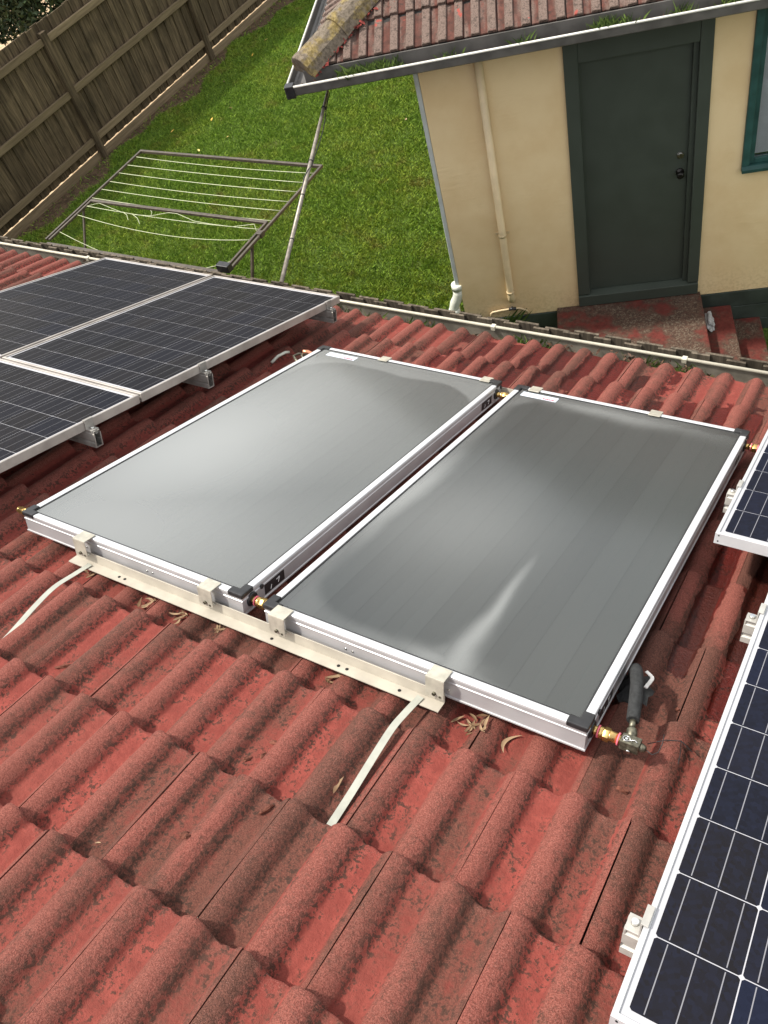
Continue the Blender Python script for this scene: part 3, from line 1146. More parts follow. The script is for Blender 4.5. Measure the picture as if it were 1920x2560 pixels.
# hip caps
hd = Vector((math.cos(P2) * 0 + 1, 1, math.tan(P2))).normalized()
hs = Vector((1, -1, 0)).normalized()
hu = hs.cross(hd).normalized() * 1
if hu.z < 0:
    hu = -hu
hp0 = Vector((CS, -EN, EZ)) + hd * -0.03
for k in range(6):
    b = MB()
    L0, L1 = k * 0.39, k * 0.39 + 0.42
    secs = []
    for (l, lift, sc) in ((L0, 0.016, 1.03), (L0 + 0.05, 0.016, 1.03), (L0 + 0.07, 0.012, 1.0), (L1, 0.0, 0.95)):
        ring = []
        for (a, h) in ((-0.135, -0.055), (-0.105, 0.02), (-0.06, 0.062), (0, 0.078), (0.06, 0.062), (0.105, 0.02), (0.135, -0.055)):
            ring.append(hp0 + hd * l + hs * a * sc + hu * (h * sc + lift + 0.012))
        secs.append(ring)
    n = 7
    vs_ = [p for r_ in secs for p in r_] + [p - hu * 0.018 for p in secs[0]]
    fs_ = [(j * n + i, j * n + i + 1, (j + 1) * n + i + 1, (j + 1) * n + i) for j in range(3) for i in range(n - 1)]
    fs_ += [(i + 1, i, 4 * n + i, 4 * n + i + 1) for i in range(n - 1)]
    if k == 0:
        c0 = hp0 + hd * (L0 + 0.012) - hu * 0.05
        vs_.append(c0)
        q = len(vs_) - 1
        fs_ += [(4 * n + i, 4 * n + i + 1, q) for i in range(n - 1)]
    b.add(vs_, fs_, False)
    b.build('hip_cap', HIP, hroof, 0.012)
# mortar bedding under the caps, broken and partly repainted red
b = MB()
for k in range(60):
    l = 0.02 + k * 0.035
    for sd in (-1, 1):
        p = hp0 + hd * l + hs * sd * (0.125 + rnd.uniform(-0.012, 0.02)) + hu * -0.04
        r_ = rnd.uniform(0.014, 0.03)
        b.add([p + Vector((rnd.uniform(-1, 1), rnd.uniform(-1, 1), rnd.uniform(-0.7, 0.9))) * r_ for _ in range(6)],
              [(0, 1, 2), (0, 2, 3), (0, 3, 4), (1, 2, 4), (2, 3, 5), (1, 4, 5)])
o = b.build('bedding_mortar', MORTAR, hroof)
o['kind'] = 'stuff'
# gutter of the outbuilding round the corner
LN, LZ, LS = 0.43, -0.70, -2.16
def gprof(k):                                   # k: offset outwards from the eave line, z
    return [(0.02, -0.655), (0.02, -0.765), (0.045, -0.778), (0.13, -0.776), (0.146, -0.765), (0.15, LZ)]
pr = gprof(0)
gm = MB()
n = len(pr)
vs_ = []
for (o_, z_) in pr:
    vs_ += [(EAVE_S + 0.55, -EN - o_, z_), (CS - o_, -EN - o_, z_), (CS - o_, 5.4, z_)]
for j in range(n - 1):
    for k in range(2):
        gm.add([vs_[j * 3 + k], vs_[j * 3 + k + 1], vs_[(j + 1) * 3 + k + 1], vs_[(j + 1) * 3 + k]], [(0, 1, 2, 3)])
        q = [Vector(x) for x in (vs_[j * 3 + k], vs_[j * 3 + k + 1], vs_[(j + 1) * 3 + k + 1], vs_[(j + 1) * 3 + k])]
gut = gm.build('gutter', GUT2, hut)
sm = gut.modifiers.new('thick', 'SOLIDIFY')
sm.thickness = 0.003
sm.offset = 0
b = MB()
b.tube([(EAVE_S + 0.55, -EN - 0.15, LZ), (CS - 0.13, -EN - 0.15, LZ)], 0.009, 10)
b.tube([(CS - 0.15, -EN - 0.12, LZ), (CS - 0.15, 5.4, LZ)], 0.009, 10)
b.build('bead', GUT2_WHITE, gut)
b = MB()
b.box(CS - 0.163, CS - 0.09, -EN - 0.163, -EN - 0.09, LZ - 0.082, LZ + 0.012)
b.build('corner_cap', BLACK, gut, 0.006)
b = MB()
b.box(CS - 0.012, EAVE_S + 0.5, -EN - 0.016, -EN + 0.004, -0.83, -0.66)
b.box(CS - 0.016, CS + 0.004, -EN + 0.004, 5.4, -0.83, -0.66)
b.build('fascia', GUT2, hut)
b = MB()
b.box(CS + 0.006, EAVE_S + 0.5, -EN + 0.006, WT - 0.002, -0.80, -0.785)
b.box(CS + 0.006, -1.222, WT - 0.002, 3.6, -0.80, -0.785)
b.build('soffit', CREAM, hut)

# ------------------------------------------------------------------ steps
steps = thing('concrete_steps', 'red painted concrete landing and steps at the dark green door', 'steps', HM)
b = MB()
b.box(-0.33, 0.985, -0.92, WT - 0.003, GROUND, -3.38)
b.build('landing', LANDING, steps, 0.012)
for (s0, s1, z1) in ((0.987, 1.262, -3.56), (1.264, 1.535, -3.74)):
    b = MB()
    b.box(s0, s1, -0.92, WT - 0.018, GROUND, z1)
    b.build('step', LANDING, steps, 0.012)

# ------------------------------------------------------------------ fences
def fence_x(x_face, y0, y1):
    t = thing('paling_fence', 'tall dark paling fence with three rails at the far left of the lawn', 'fence')
    t.location = (x_face, y0, GROUND)
    top = -1.84 - GROUND

    def put(b, name, m, bev=0.0):
        return b.build(name, m, t, bev)
    py = [4.62, 7.70, 10.78, 13.86, 16.94]
    for y in py:
        b = MB()
        b.box(-0.06, 0.032, y - y0 - 0.055, y - y0 + 0.055, 0, top - 0.1)
        put(b, 'post', FENCE, 0.006)
    edges = [y0] + py + [y1]
    for zc in (-2.06, -2.822, -3.582):
        for a, c in zip(edges[:-1], edges[1:]):
            b = MB()
            dz = rnd.uniform(-0.012, 0.012)
            b.box(-0.045, 0.0, a - y0 + 0.058, c - y0 - 0.058, zc - GROUND - 0.048 + dz, zc - GROUND + 0.048 + dz)
            put(b, 'rail', FENCE_RAIL, 0.005)
    for a, c in zip(edges[:-1], edges[1:]):
        b = MB()
        b.box(-0.05, -0.02, a - y0 + 0.058, c - y0 - 0.058, -0.05, 0.135)
        put(b, 'plinth_board', FENCE_RAIL, 0.004)
    y = y0
    while y < y1:
        for lay_, wd, off in ((0, 0.150, 0.0), (1, 0.150, 0.1175)):
            b = MB()
            yy = y - y0 + off + rnd.uniform(-0.008, 0.008)
            xb = -0.062 - lay_ * 0.017
            tz = top + rnd.uniform(-0.012, 0.012)
            lean = rnd.uniform(-0.006, 0.006)
            vs2 = [(xb - 0.0145, yy, 0.14), (xb, yy, 0.14), (xb, yy + wd, 0.14), (xb - 0.0145, yy + wd, 0.14),
                   (xb - 0.0145, yy + lean, tz), (xb, yy + lean, tz), (xb, yy + wd + lean, tz), (xb - 0.0145, yy + wd + lean, tz)]
            b.add(vs2, [(3, 2, 1, 0), (4, 5, 6, 7), (0, 1, 5, 4), (1, 2, 6, 5), (2, 3, 7, 6), (3, 0, 4, 7)])
            put(b, 'paling', FENCE)
        y += 0.235
    return t


fence_x(-10.1, 3.5, 16.5)

near = thing('boundary_fence', 'lapped paling fence just beyond the red roof gutter, seen from above', 'fence')
near.location = (-7.5, 3.4, GROUND)
NTOP = -1.9 - GROUND
u = 0.0
while u < 10.4:
    for (lay_, wd, off) in ((0, 0.115, 0.0), (1, 0.172, 0.078)):
        b = MB()
        x0 = u + off + rnd.uniform(-0.006, 0.006)
        yb = -0.02 + lay_ * 0.019
        tz = NTOP + rnd.uniform(-0.008, 0.008) + (0.006 if lay_ else 0)
        b.box(x0, x0 + wd, yb, yb + 0.0165, 0, tz)
        b.build('paling', FENCE_TOP, near)
    u += 0.219
for zc in (0.35, 1.0, 1.65):
    b = MB()
    b.box(0, 10.4, 0.018, 0.06, zc - 0.05, zc + 0.05)
    b.build('rail', FENCE_RAIL, near)
for x in (0.6, 3.2, 5.8, 8.4):
    b = MB()
    b.box(x, x + 0.1, 0.062, 0.15, 0, NTOP - 0.15)
    b.build('post', FENCE, near)

# ================================================================== OBJECTS ON THE ROOF
# ------------------------------------------------------------------ photovoltaic panels
def cell_mesh(cw, cl, cell_m):
    b = MB()
    x, y, c = cw / 2, cl / 2, (0.0045 if cell_m is CELL else 0.0015)
    pts = [(-x + c, -y), (x - c, -y), (x, -y + c), (x, y - c), (x - c, y), (-x + c, y), (-x, y - c), (-x, -y + c)]
    b.extrude(pts, 'z', 0.0, 0.0006)
    return b.mesh('cell', cell_m)


def pv_panel(u, v, n_top, W, L, label, frame_m, only=None):
    """u,v: upper-left corner of the panel on the roof (near the ridge), n_top: top of frame"""
    t = thing('photovoltaic_module', label, 'solar panel', roof_mat(u, v, n_top - 0.04), 'photovoltaic panels')
    f = MB()
    f.ring([(0, 0), (0, 0.0385), (0.0015, 0.04), (0.0105, 0.04), (0.0115, 0.039), (0.0115, 0.0355)], W, L)
    f.ring([(0.0, 0.0), (0.028, 0.0), (0.028, 0.0015), (0.002, 0.0015), (0.002, 0.034)], W, L)
    fo = f.build('frame', frame_m, t)
    for (x, y) in ((0.012, -0.0006), (W - 0.012, -0.0006)):
        for z in (0.010, 0.031):
            h = MB()
            h.tube([(x, y, z), (x, y + 0.001, z)], 0.0028, 10)
            h.build('rivet', DARKHOLE, fo)
    b = MB()
    b.box(0.004, W - 0.004, 0.004, L - 0.004, 0.031, 0.0352)
    lam = b.build('laminate', BACKSHEET, t)
    sc = W / 0.992
    pu, pv_ = 0.1578 * sc, (L - 0.055) / 10
    cm = cell_mesh(0.1552 * sc, pv_ - 0.0026, CELL if frame_m is PVFRAME else CELL_OLD)
    x0 = (W - 6 * pu) / 2
    for j in range(10):
        for i in range(6):
            link_mesh('cell', cm, lam, (x0 + (i + 0.5) * pu, 0.0275 + (j + 0.5) * pv_, 0.03525))
    return t


PW, PL = 0.9687, 1.611
pv_panel(-2.354, 2.4825 - PL, 0.085, PW, PL, 'dusty solar panel whose lower right corner reaches the gutter, above the lawn', PVFRAME_OLD)
pv_panel(-3.342, 2.4825 - PL, 0.085, PW, PL, 'leftmost solar panel, its lower edge along the gutter at the far left', PVFRAME_OLD)
pv_panel(-2.354, 0.858 - PL, 0.085, PW, PL, 'solar panel at the left edge, upslope of the other two dusty panels', PVFRAME_OLD)
pv_panel(1.330, -0.7055, 0.085, 0.992, 1.64, 'nearest clean solar panel filling the lower right corner', PVFRAME)
pv_panel(1.1215, 0.9477, 0.085, 0.992, 1.64, 'clean solar panel at the right edge beside the right collector', PVFRAME)


def pv_rail(u0, u1, v, n_top, label, ends, frame_u, m):
    t = thing('panel_rail', label, 'mounting rail', roof_mat(u0, v, n_top - 0.075), 'rails under the solar panels')
    L = u1 - u0
    b = MB()
    # C-shaped extrusion with side grooves
    pr_ = [(-0.02, 0), (0.02, 0), (0.02, 0.018), (0.015, 0.022), (0.015, 0.03), (0.02, 0.034), (0.02, 0.062), (0.016, 0.066), (0.016, 0.075), (0.007, 0.075), (0.007, 0.062),
           (-0.007, 0.062), (-0.007, 0.075), (-0.016, 0.075), (-0.016, 0.066), (-0.02, 0.062), (-0.02, 0.034), (-0.015, 0.03), (-0.015, 0.022), (-0.02, 0.018)]
    n = len(pr_)
    vs_ = [(0, y, z) for y, z in pr_] + [(L, y, z) for y, z in pr_]
    b.add(vs_, [(i, (i + 1) % n, n + (i + 1) % n, n + i) for i in range(n)])
    # thin end walls: web and lips only, so the ends read as open profile
    for x in (0, L):
        b.add([(x, -0.02, 0), (x, 0.02, 0), (x, 0.02, 0.006), (x, -0.02, 0.006)], [(0, 1, 2, 3)])
        b.add([(x, -0.02, 0.006), (x, -0.014, 0.006), (x, -0.014, 0.066), (x, -0.02, 0.066)], [(0, 1, 2, 3)])
        b.add([(x, 0.014, 0.006), (x, 0.02, 0.006), (x, 0.02, 0.066), (x, 0.014, 0.066)], [(0, 1, 2, 3)])
    b.build('rail', m, t)
    for e, fu in ends:
        s = 1 if e > 0 else -1                      # which side of the frame the clamp stands on
        x = fu - u0
        c = MB()
        h = 0.04                                    # frame height above rail
        x_a, x_b = sorted((x + s * 0.002, x + s * 0.006))
        c.box(x_a, x_b, -0.024, 0.024, 0.078, 0.075 + h + 0.003)
        x_a, x_b = sorted((x - s * 0.009, x + s * 0.006))
        c.box(x_a, x_b, -0.024, 0.024, 0.075 + h + 0.0031, 0.075 + h + 0.007)
        x_a, x_b = sorted((x + s * 0.002, x + s * 0.034))
        c.box(x_a, x_b, -0.020, 0.020, 0.0755, 0.0795)
        x_a, x_b = sorted((x + s * 0.030, x + s * 0.034))
        c.box(x_a, x_b, -0.020, 0.020, 0.062, 0.0755)
        co = c.build('end_clamp', m, t, 0.0012)
        q = MB()
        q.tube([(x + s * 0.019, 0, 0.0795), (x + s * 0.019, 0, 0.088)], 0.0075, 14)
        q.tube([(x + s * 0.019, 0, 0.0881), (x + s * 0.019, 0, 0.0885)], 0.0035, 6)
        q.build('bolt', CHROME, co)
    return t


for v, lb in ((-0.38, 'rail end under the panel at the left edge, nearest the ridge'), (0.56, 'rail end below the left edge panel, beside the left collector'),
              (1.282, 'middle rail end poking from under the dusty panel beside the left collector'), (2.362, 'lowest rail end by the gutter under the dusty panel corner')):
    pv_rail(-4.3 if v < 0.9 else -3.36, -1.343, v, 0.044, lb, [(1, -1.385)], None, RAIL_OLD)
for v, u0, lb in ((-0.492, 1.295, 'white rail end and clamp on the nearest clean panel'), (0.601, 1.295, 'white rail end on the near clean panel at the right edge'),
                  (1.307, 1.087, 'white rail end of the clean panel beside the right collector'), (2.25, 1.087, 'white rail under the far right panel near the gutter')):
    pv_rail(u0, 2.36, v, 0.044, lb, [(-1, 1.330 if v < 0.9 else 1.1215)], None, RAIL_NEW)

# ------------------------------------------------------------------ flat plate solar collectors
CW, CL = 1.04, 1.94


def collector(u, label, left):
    t = thing('solar_collector', label, 'solar collector', roof_mat(u, 0, 0), 'flat plate solar water collectors')
    b = MB()
    b.ring([(0.03, -0.0795), (-0.003, -0.0795), (-0.003, -0.075), (0, -0.0735), (0, -0.03), (-0.002, -0.028), (-0.002, -0.0235), (0.0, -0.022), (0.0, -0.010)], CW, CL)
    b.add([(0.01, 0.01, -0.078), (CW - 0.01, 0.01, -0.078), (CW - 0.01, CL - 0.01, -0.078), (0.01, CL - 0.01, -0.078)], [(0, 1, 2, 3)])
    b.build('casing', ALU, t)
    r = MB()
    r.ring([(0.0005, -0.0095), (-0.001, -0.009), (-0.001, -0.0015), (0.001, 0.0005), (0.0125, 0.001), (0.0135, 0.0002), (0.0215, 0.0), (0.0235, -0.001), (0.0235, -0.006)], CW, CL)
    rim = r.build('rim', ALU_TRIM, t)
    gk = MB()
    gk.ring([(0.0237, -0.006), (0.0237, -0.0012), (0.0285, -0.0014), (0.0285, -0.0065)], CW, CL)
    gk.build('gasket', BLACK, rim)
    leg, th = 0.055, 0.0262
    for sx in (0, 1):
        for sy in (0, 1):
            c = MB()
            poly = [(-0.0045, -0.0045), (leg, -0.0045), (leg, th), (th, th), (th, leg), (-0.0045, leg)]
            poly = [((CW - x) if sx else x, (CL - y) if sy else y) for x, y in poly]
            if sx != sy:
                poly = poly[::-1]
            c.extrude(poly, 'z', -0.0125, 0.0048)
            c.build('corner_cap', BLACK, t, 0.0035)
    # absorber fins under the glass
    nf = 9
    fw = (CW - 0.06) / nf
    ab = MB()
    ab.add([(0.02, 0.02, -0.036), (CW - 0.02, 0.02, -0.036), (CW - 0.02, CL - 0.02, -0.036), (0.02, CL - 0.02, -0.036)], [(0, 1, 2, 3)])
    abo = ab.build('absorber', ABS_A, t)
    fm = MB()
    fm.add([(0.001, 0, -0.0012), (fw * 0.5, 0, 0.006), (fw - 0.001, 0, -0.0012), (0.001, CL - 0.06, -0.0012), (fw * 0.5, CL - 0.06, 0.006), (fw - 0.001, CL - 0.06, -0.0012)],
           [(0, 1, 4, 3), (1, 2, 5, 4)])
    fme = fm.mesh('absorber_fin', ABS_A)
    for i in range(nf):
        link_mesh('absorber_fin', fme, abo, (0.03 + i * fw, 0.03, -0.03))
    # glass, very slightly bowed
    p = MB()
    nx, ny = 14, 24
    vs_, fs_ = [], []
    for j in range(ny + 1):
        for i in range(nx + 1):
            a, c = i / nx, j / ny
            bow = -0.004 * (math.sin(math.pi * a) * math.sin(math.pi * c)) ** 0.7
            vs_.append((0.0285 + a * (CW - 0.057), 0.0285 + c * (CL - 0.057), -0.0042 + bow))
    for j in range(ny):
        for i in range(nx):
            k = j * (nx + 1) + i
            fs_.append((k, k + 1, k + nx + 2, k + nx + 1))
    p.add(vs_, fs_, True)
    p.build('glass_pane', m_pane('sheen_painted_glass_' + ('a' if left else 'b'), left), t, keep=True)
    # maker's sticker on the glass by the lower left corner
    sx = 0.08 if left else 0.046
    s = MB()
    s.box(sx, sx + 0.174, 1.848, 1.893, -0.0042, -0.0034)
    so_ = s.build('sticker', STICKER, t)
    x = sx + 0.108
    for k, wd in enumerate((0.009, 0.006, 0.008, 0.007, 0.005, 0.009)):
        q = MB()
        q.box(x, x + wd, 1.853, 1.864, -0.0033, -0.0030)
        q.build('print', STICKRED, so_)
        x += wd + 0.002
    for k, (a, c, y, h) in enumerate(((0.02, 0.055, 1.872, 0.004), (0.02, 0.09, 1.864, 0.003), (0.064, 0.1, 1.872, 0.004))):
        q = MB()
        q.box(sx + a, sx + c, y, y + h, -0.0033, -0.0030)
        q.build('print', STICKBLUE, so_)
    # dark arrow stickers on the right-hand side of the casing, at both ends
    for y0 in (0.11, 1.73):
        q = MB()
        q.box(CW + 0.0006, CW + 0.0012, y0, y0 + 0.105, -0.068, -0.03)
        d = q.build('side_sticker', BLACK, t)
        q = MB()
        x = CW + 0.0016
        q.bar((x, y0 + 0.03, -0.062), (x, y0 + 0.036, -0.047), 0.0004, 0.003, up=(0, 1, 0))
        q.bar((x, y0 + 0.07, -0.06), (x, y0 + 0.078, -0.042), 0.0004, 0.003, up=(0, 1, 0))
        q.bar((x, y0 + 0.062, -0.044), (x, y0 + 0.079, -0.041), 0.0004, 0.003, up=(0, 0, 1))
        q.build('print', WHITEPRINT, d)
    for y0 in (0.046, 1.885):
        q = MB()
        q.tube([(CW + 0.0004, y0, -0.042), (CW + 0.006, y0, -0.042)], [0.026, 0.022], 18)
        q.build('grommet', BLACK, t)
        q = MB()
        q.tube([(CW + 0.0004, y0 + 0.05, -0.024), (CW + 0.005, y0 + 0.05, -0.024)], 0.009, 6)
        q.build('plug', BLACK, t)
    # rivets on the upslope side
    for x in (0.3, 0.325, 0.62, 0.645):
        q = MB()
        q.tube([(x, 0.0003, -0.05), (x, -0.0022, -0.05)], 0.0035, 10)
        q.build('rivet', CHROME, t)
    return t


collector(-1.1318, 'left flat plate solar collector with pale glass, painted mist and sheen, and aluminium rim', True)
collector(0.0, 'right flat plate solar collector with darker grey glass and curved bands of painted mist and reflection', False)

# ------------------------------------------------------------------ support angle, clamps, straps
sup = thing('support_angle', 'cream steel angle along the upslope edge of both collectors', 'support rail', roof_mat(-0.855, -0.014, -0.092))
SL = 1.495
b = MB()
b.box(0, SL, -0.002, 0.002, 0.0005, 0.036)
b.build('web', CREAM, sup, 0.0008)
b = MB()
b.add([(0, -0.0022, -0.002), (SL, -0.0022, -0.002), (SL, -0.04, -0.0045), (0, -0.04, -0.0045),
       (0, -0.0022, 0.001), (SL, -0.0022, 0.001), (SL, -0.04, -0.0015), (0, -0.04, -0.0015)],
      [(0, 1, 2, 3), (7, 6, 5, 4), (0, 4, 5, 1), (1, 5, 6, 2), (2, 6, 7, 3), (3, 7, 4, 0)])
fl = b.build('flange', CREAM, sup)
for x in (0.08, 0.235, 0.262, 0.9, 1.15, 1.18, 1.36):
    q = MB()
    q.tube([(x, -0.021, -0.0035), (x, -0.021, 0.0010)], 0.0052, 14)
    q.build('bolt_hole', DARKHOLE, fl)
for (x0, x1) in ((-0.825, -0.765), (-0.245, -0.187), (0.042, 0.102), (0.590, 0.648)):
    xm = x0 + 0.855
    wd = x1 - x0
    c = MB()
    zt_ = 0.092 + 0.0035
    c.box(xm, xm + wd, -0.023, 0.030, zt_, zt_ + 0.0025)              # plate over the rim (v local + 0.014)
    c.box(xm, xm + wd, -0.023, -0.0205, 0.03, zt_ - 0.0001)          # drop leg
    c.box(xm + 0.006, xm + wd - 0.006, -0.0203, -0.0021, 0.0305, 0.033)  # foot back to the web
    c.box(xm, xm + wd, 0.0275, 0.030, zt_ - 0.005, zt_ - 0.0001)
    cl = c.build('clamp', CLAMPM, sup, 0.001)
    q = MB()
    q.tube([(xm + wd * 0.5, -0.0231, 0.045), (xm + wd * 0.5, -0.029, 0.045)], 0.006, 6)
    q.tube([(xm + wd * 0.8, -0.0231, 0.038), (xm + wd * 0.8, -0.0245, 0.038)], 0.004, 10)
    q.build('bolt', VALVE, cl)
lower = thing('lower_support_angle', 'cream steel clips gripping the lower rim of both collectors', 'support rail', roof_mat(-0.855, CL + 0.012, -0.092))
b = MB()
b.box(0.05, 1.62, -0.002, 0.002, 0, 0.06)
b.build('web', CREAM, lower)
for (x0, x1) in ((-0.765, -0.712), (-0.19, -0.138), (0.064, 0.116), (0.626, 0.678)):
    xm = x0 + 0.855
    c = MB()
    c.box(xm, xm + x1 - x0, -0.052, 0.006, 0.0935, 0.0965)
    c.box(xm, xm + x1 - x0, 0.003, 0.006, 0.03, 0.0934)
    c.build('clip', CLAMPM, lower, 0.001)


def strap(pts, label):
    o = thing('hanging_strap', label, 'strap', roof_mat(*pts[0]), 'straps holding the collectors')
    b = MB()
    P = [Vector(p) - Vector(pts[0]) for p in pts]
    # smooth the path
    out = []
    for i in range(len(P) - 1):
        p0, p1, p2, p3 = P[max(i - 1, 0)], P[i], P[i + 1], P[min(i + 2, len(P) - 1)]
        for k in range(5):
            s = k / 5
            out.append(0.5 * ((2 * p1) + (-p0 + p2) * s + (2 * p0 - 5 * p1 + 4 * p2 - p3) * s * s + (-p0 + 3 * p1 - 3 * p2 + p3) * s ** 3))
    out.append(P[-1])
    vs_, fs_ = [], []
    for i, p in enumerate(out):
        d = (out[min(i + 1, len(out) - 1)] - out[max(i - 1, 0)]).normalized()
        s = Vector((0, 0, 1)).cross(d).normalized() * 0.0108
        vs_ += [p - s, p + s, p + s + Vector((0, 0, 0.0012)), p - s + Vector((0, 0, 0.0012))]
        if i:
            k = 4 * i
            fs_ += [(k - 4, k - 3, k + 1, k), (k - 3, k - 2, k + 2, k + 1), (k - 2, k - 1, k + 3, k + 2), (k - 1, k - 4, k, k + 3)]
    b.add(vs_, fs_)
    b.build('band', STRAPM, o)
    return o


strap([(-0.762, -0.035, -0.088), (-0.775, -0.1, -0.096), (-0.786, -0.18, -0.104), (-0.772, -0.28, -0.117), (-0.757, -0.40, -0.145), (-0.752, -0.50, -0.163)], 'pale strap running upslope from the left end of the cream angle')
strap([(0.572, -0.03, -0.088), (0.561, -0.1, -0.098), (0.556, -0.16, -0.104), (0.559, -0.25, -0.115), (0.562, -0.38, -0.141), (0.563, -0.50, -0.163)], 'pale strap crossing the tiles from the right end of the cream angle')

# ------------------------------------------------------------------ plumbing
def coupling(u, v, L, label, tape=(0.2,)):
    t = thing('brass_coupling', label, 'pipe fitting', roof_mat(u, v, -0.042), 'brass couplings on the collector headers')
    b = MB()
    b.tube([(0, 0, 0), (L * 0.25, 0, 0)], 0.012, 16)
    b.tube([(L * 0.25, 0, 0), (L * 0.3, 0, 0), (L * 0.42, 0, 0)], [0.015, 0.0165, 0.0165], 16)
    b.tube([(L * 0.62, 0, 0), (L * 0.66, 0, 0), (L * 0.9, 0, 0)], [0.0165, 0.0145, 0.0145], 16)
    b.tube([(L * 0.9, 0, 0), (L, 0, 0)], 0.012, 16)
    b.build('body', BRASS, t)
    h = MB()
    h.tube([(L * 0.42, 0, 0), (L * 0.62, 0, 0)], 0.0195, 6)
    h.build('hex_nut', BRASS, t, 0.0012)
    for x in tape:
        q = MB()
        q.tube([(L * x, 0, 0), (L * x + 0.004, 0, 0)], 0.0172, 16)
        q.build('thread_tape', PINK, t)
    return t


coupling(-0.0918, 0.044, 0.0918, 'brass coupling joining the two collectors at their upslope ends')
coupling(-0.0918, 1.885, 0.0918, 'brass coupling joining the two collectors at the gutter end', ())
coupling(1.04, 1.885, 0.085, 'brass coupling at the gutter end of the right collector', (0.3, 0.62))
plug = coupling(-1.132, 0.047, -0.1, 'brass plug at the upslope left corner of the left collector', ())
vl = coupling(1.04, 0.047, 0.078, 'brass coupling with pink tape at the near corner of the right collector', (0.22, 0.9))

el = thing('valve_elbow', 'dull cast valve elbow below the black insulated pipe', 'pipe fitting', roof_mat(1.118, 0.047, -0.042))
b = MB()
b.box(0, 0.05, -0.017, 0.017, -0.016, 0.015)
b.tube([(0.02, 0.016, 0.0), (0.018, 0.03, 0.006), (0.014, 0.042, 0.012)], [0.013, 0.015, 0.012], 14)
b.tube([(0.05, 0, 0), (0.062, -0.001, 0.0), (0.066, -0.001, 0)], [0.013, 0.009, 0.006], 12)
b.build('body', VALVE, el, 0.003)
b = MB()
pts = [(0.014 + 0.009 * math.cos(a), -0.004 + 0.009 * math.sin(a), 0.0165) for a in [k * 0.6 for k in range(11)]]
b.tube(pts, 0.0014, 6)
b.tube([(0.022, -0.008, 0.0165), (0.034, 0.0, 0.0165), (0.042, -0.006, 0.0165)], 0.0014, 6)
b.tube([(0.014, -0.004, 0.0150), (0.014, -0.004, 0.0168)], 0.004, 10)
b.build('cast_mark', CHROME, el)
b = MB()
b.tube([(0.025, -0.0171, -0.01), (0.025, -0.022, -0.011)], 0.006, 10)
b.build('screw', CHROME, el)
b = MB()
pts = [(0.064, -0.001, 0.0), (0.082, -0.004, -0.006), (0.094, 0.006, 0.0), (0.097, 0.026, 0.012), (0.094, 0.045, 0.028)]
b.tube(pts, 0.0012, 6)
b.build('sensor_wire', CABLE, el)

ip = thing('insulated_pipe', 'black foam insulated pipe rising from a valve to the roof', 'pipe', roof_mat(1.132, 0.088, -0.03))
b = MB()
b.tube([(0, 0, 0), (-0.006, 0.03, 0.006)], 0.0085, 14)
b.build('pipe', VALVE, ip)
b = MB()
pts = [(-0.005, 0.022, 0.006), (-0.008, 0.035, 0.008), (-0.02, 0.09, 0.015), (-0.035, 0.15, 0.014), (-0.052, 0.205, 0.006), (-0.064, 0.245, -0.018), (-0.068, 0.262, -0.055), (-0.068, 0.265, -0.11)]
b.tube(pts, [0.0165, 0.0175, 0.018, 0.0178, 0.0182, 0.018, 0.0185, 0.02], 18)
b.build('foam_sleeve', RUBBER, ip)
fl_ = thing('pipe_flashing', 'black crumpled flashing round the insulated pipe beside the right collector', 'flashing', roof_mat(1.075, 0.335, -0.125))
b = MB()
N_ = 22
vs_, fs_ = [], []
for r_i, (rr_, zz) in enumerate(((0.018, 0.055), (0.026, 0.04), (0.04, 0.022), (0.058, 0.012))):
    for k in range(N_):
        a = 2 * math.pi * k / N_
        q = 1 + 0.16 * math.sin(k * 2.3) * r_i / 3 + 0.1 * math.sin(k * 5.1 + 1) * r_i / 3
        vs_.append((rr_ * q * math.cos(a) * 0.85, rr_ * q * math.sin(a) * 1.2 - 0.01, zz + 0.006 * math.sin(k * 3.7) * (r_i > 0)))
for r_i in range(3):
    for k in range(N_):
        k2 = (k + 1) % N_
        fs_.append((r_i * N_ + k, r_i * N_ + k2, (r_i + 1) * N_ + k2, (r_i + 1) * N_ + k))
b.add(vs_, fs_, True)
b.build('rubber_boot', RUBBER, fl_)
b = MB()
J = [(0.016, 0.03), (0.036, 0.018), (0.041, 0.008), (0.037, -0.018), (0.034, -0.036)]
for p, q in zip(J[:-1], J[1:]):
    b.bar((p[0], p[1], 0.055), (q[0], q[1], 0.053), 0.011, 0.005)
b.build('sealant_bead', SEALANT, fl_, 0.002)

# copper fitting and dark loop at the gutter end of the left collector
cf = thing('copper_fitting', 'copper stub and dark tie beside the far left corner of the left collector', 'pipe fitting', roof_mat(-1.132, 1.80, -0.05))
b = MB()
b.tube([(0.0, 0.085, 0.008), (-0.03, 0.083, 0.016), (-0.055, 0.075, 0.028), (-0.078, 0.06, 0.032)], 0.0125, 14)
b.build('stub', COPPER, cf)
b = MB()
b.tube([(-0.004, -0.07, 0.02), (-0.045, -0.05, 0.034), (-0.078, -0.02, 0.034), (-0.082, 0.03, 0.03), (-0.05, 0.06, 0.02)], 0.0065, 8)
b.tube([(-0.004, -0.02, 0.02), (-0.04, 0.0, 0.036), (-0.06, 0.03, 0.03), (-0.07, 0.06, 0.0)], 0.006, 8)
b.build('tie', VALVE, cf)
b = MB()
b.tube([(0, 0, 0), (0.005, 0.05, 0.02), (0.02, 0.1, 0.028), (0.022, 0.13, 0.02)], 0.008, 10)
cb = b.build('conduit_end', PVC)
cb.matrix_world = roof_mat(-1.43, 1.86, -0.12)
tag(cb, 'short pale conduit end lying under the dusty panel', 'conduit')

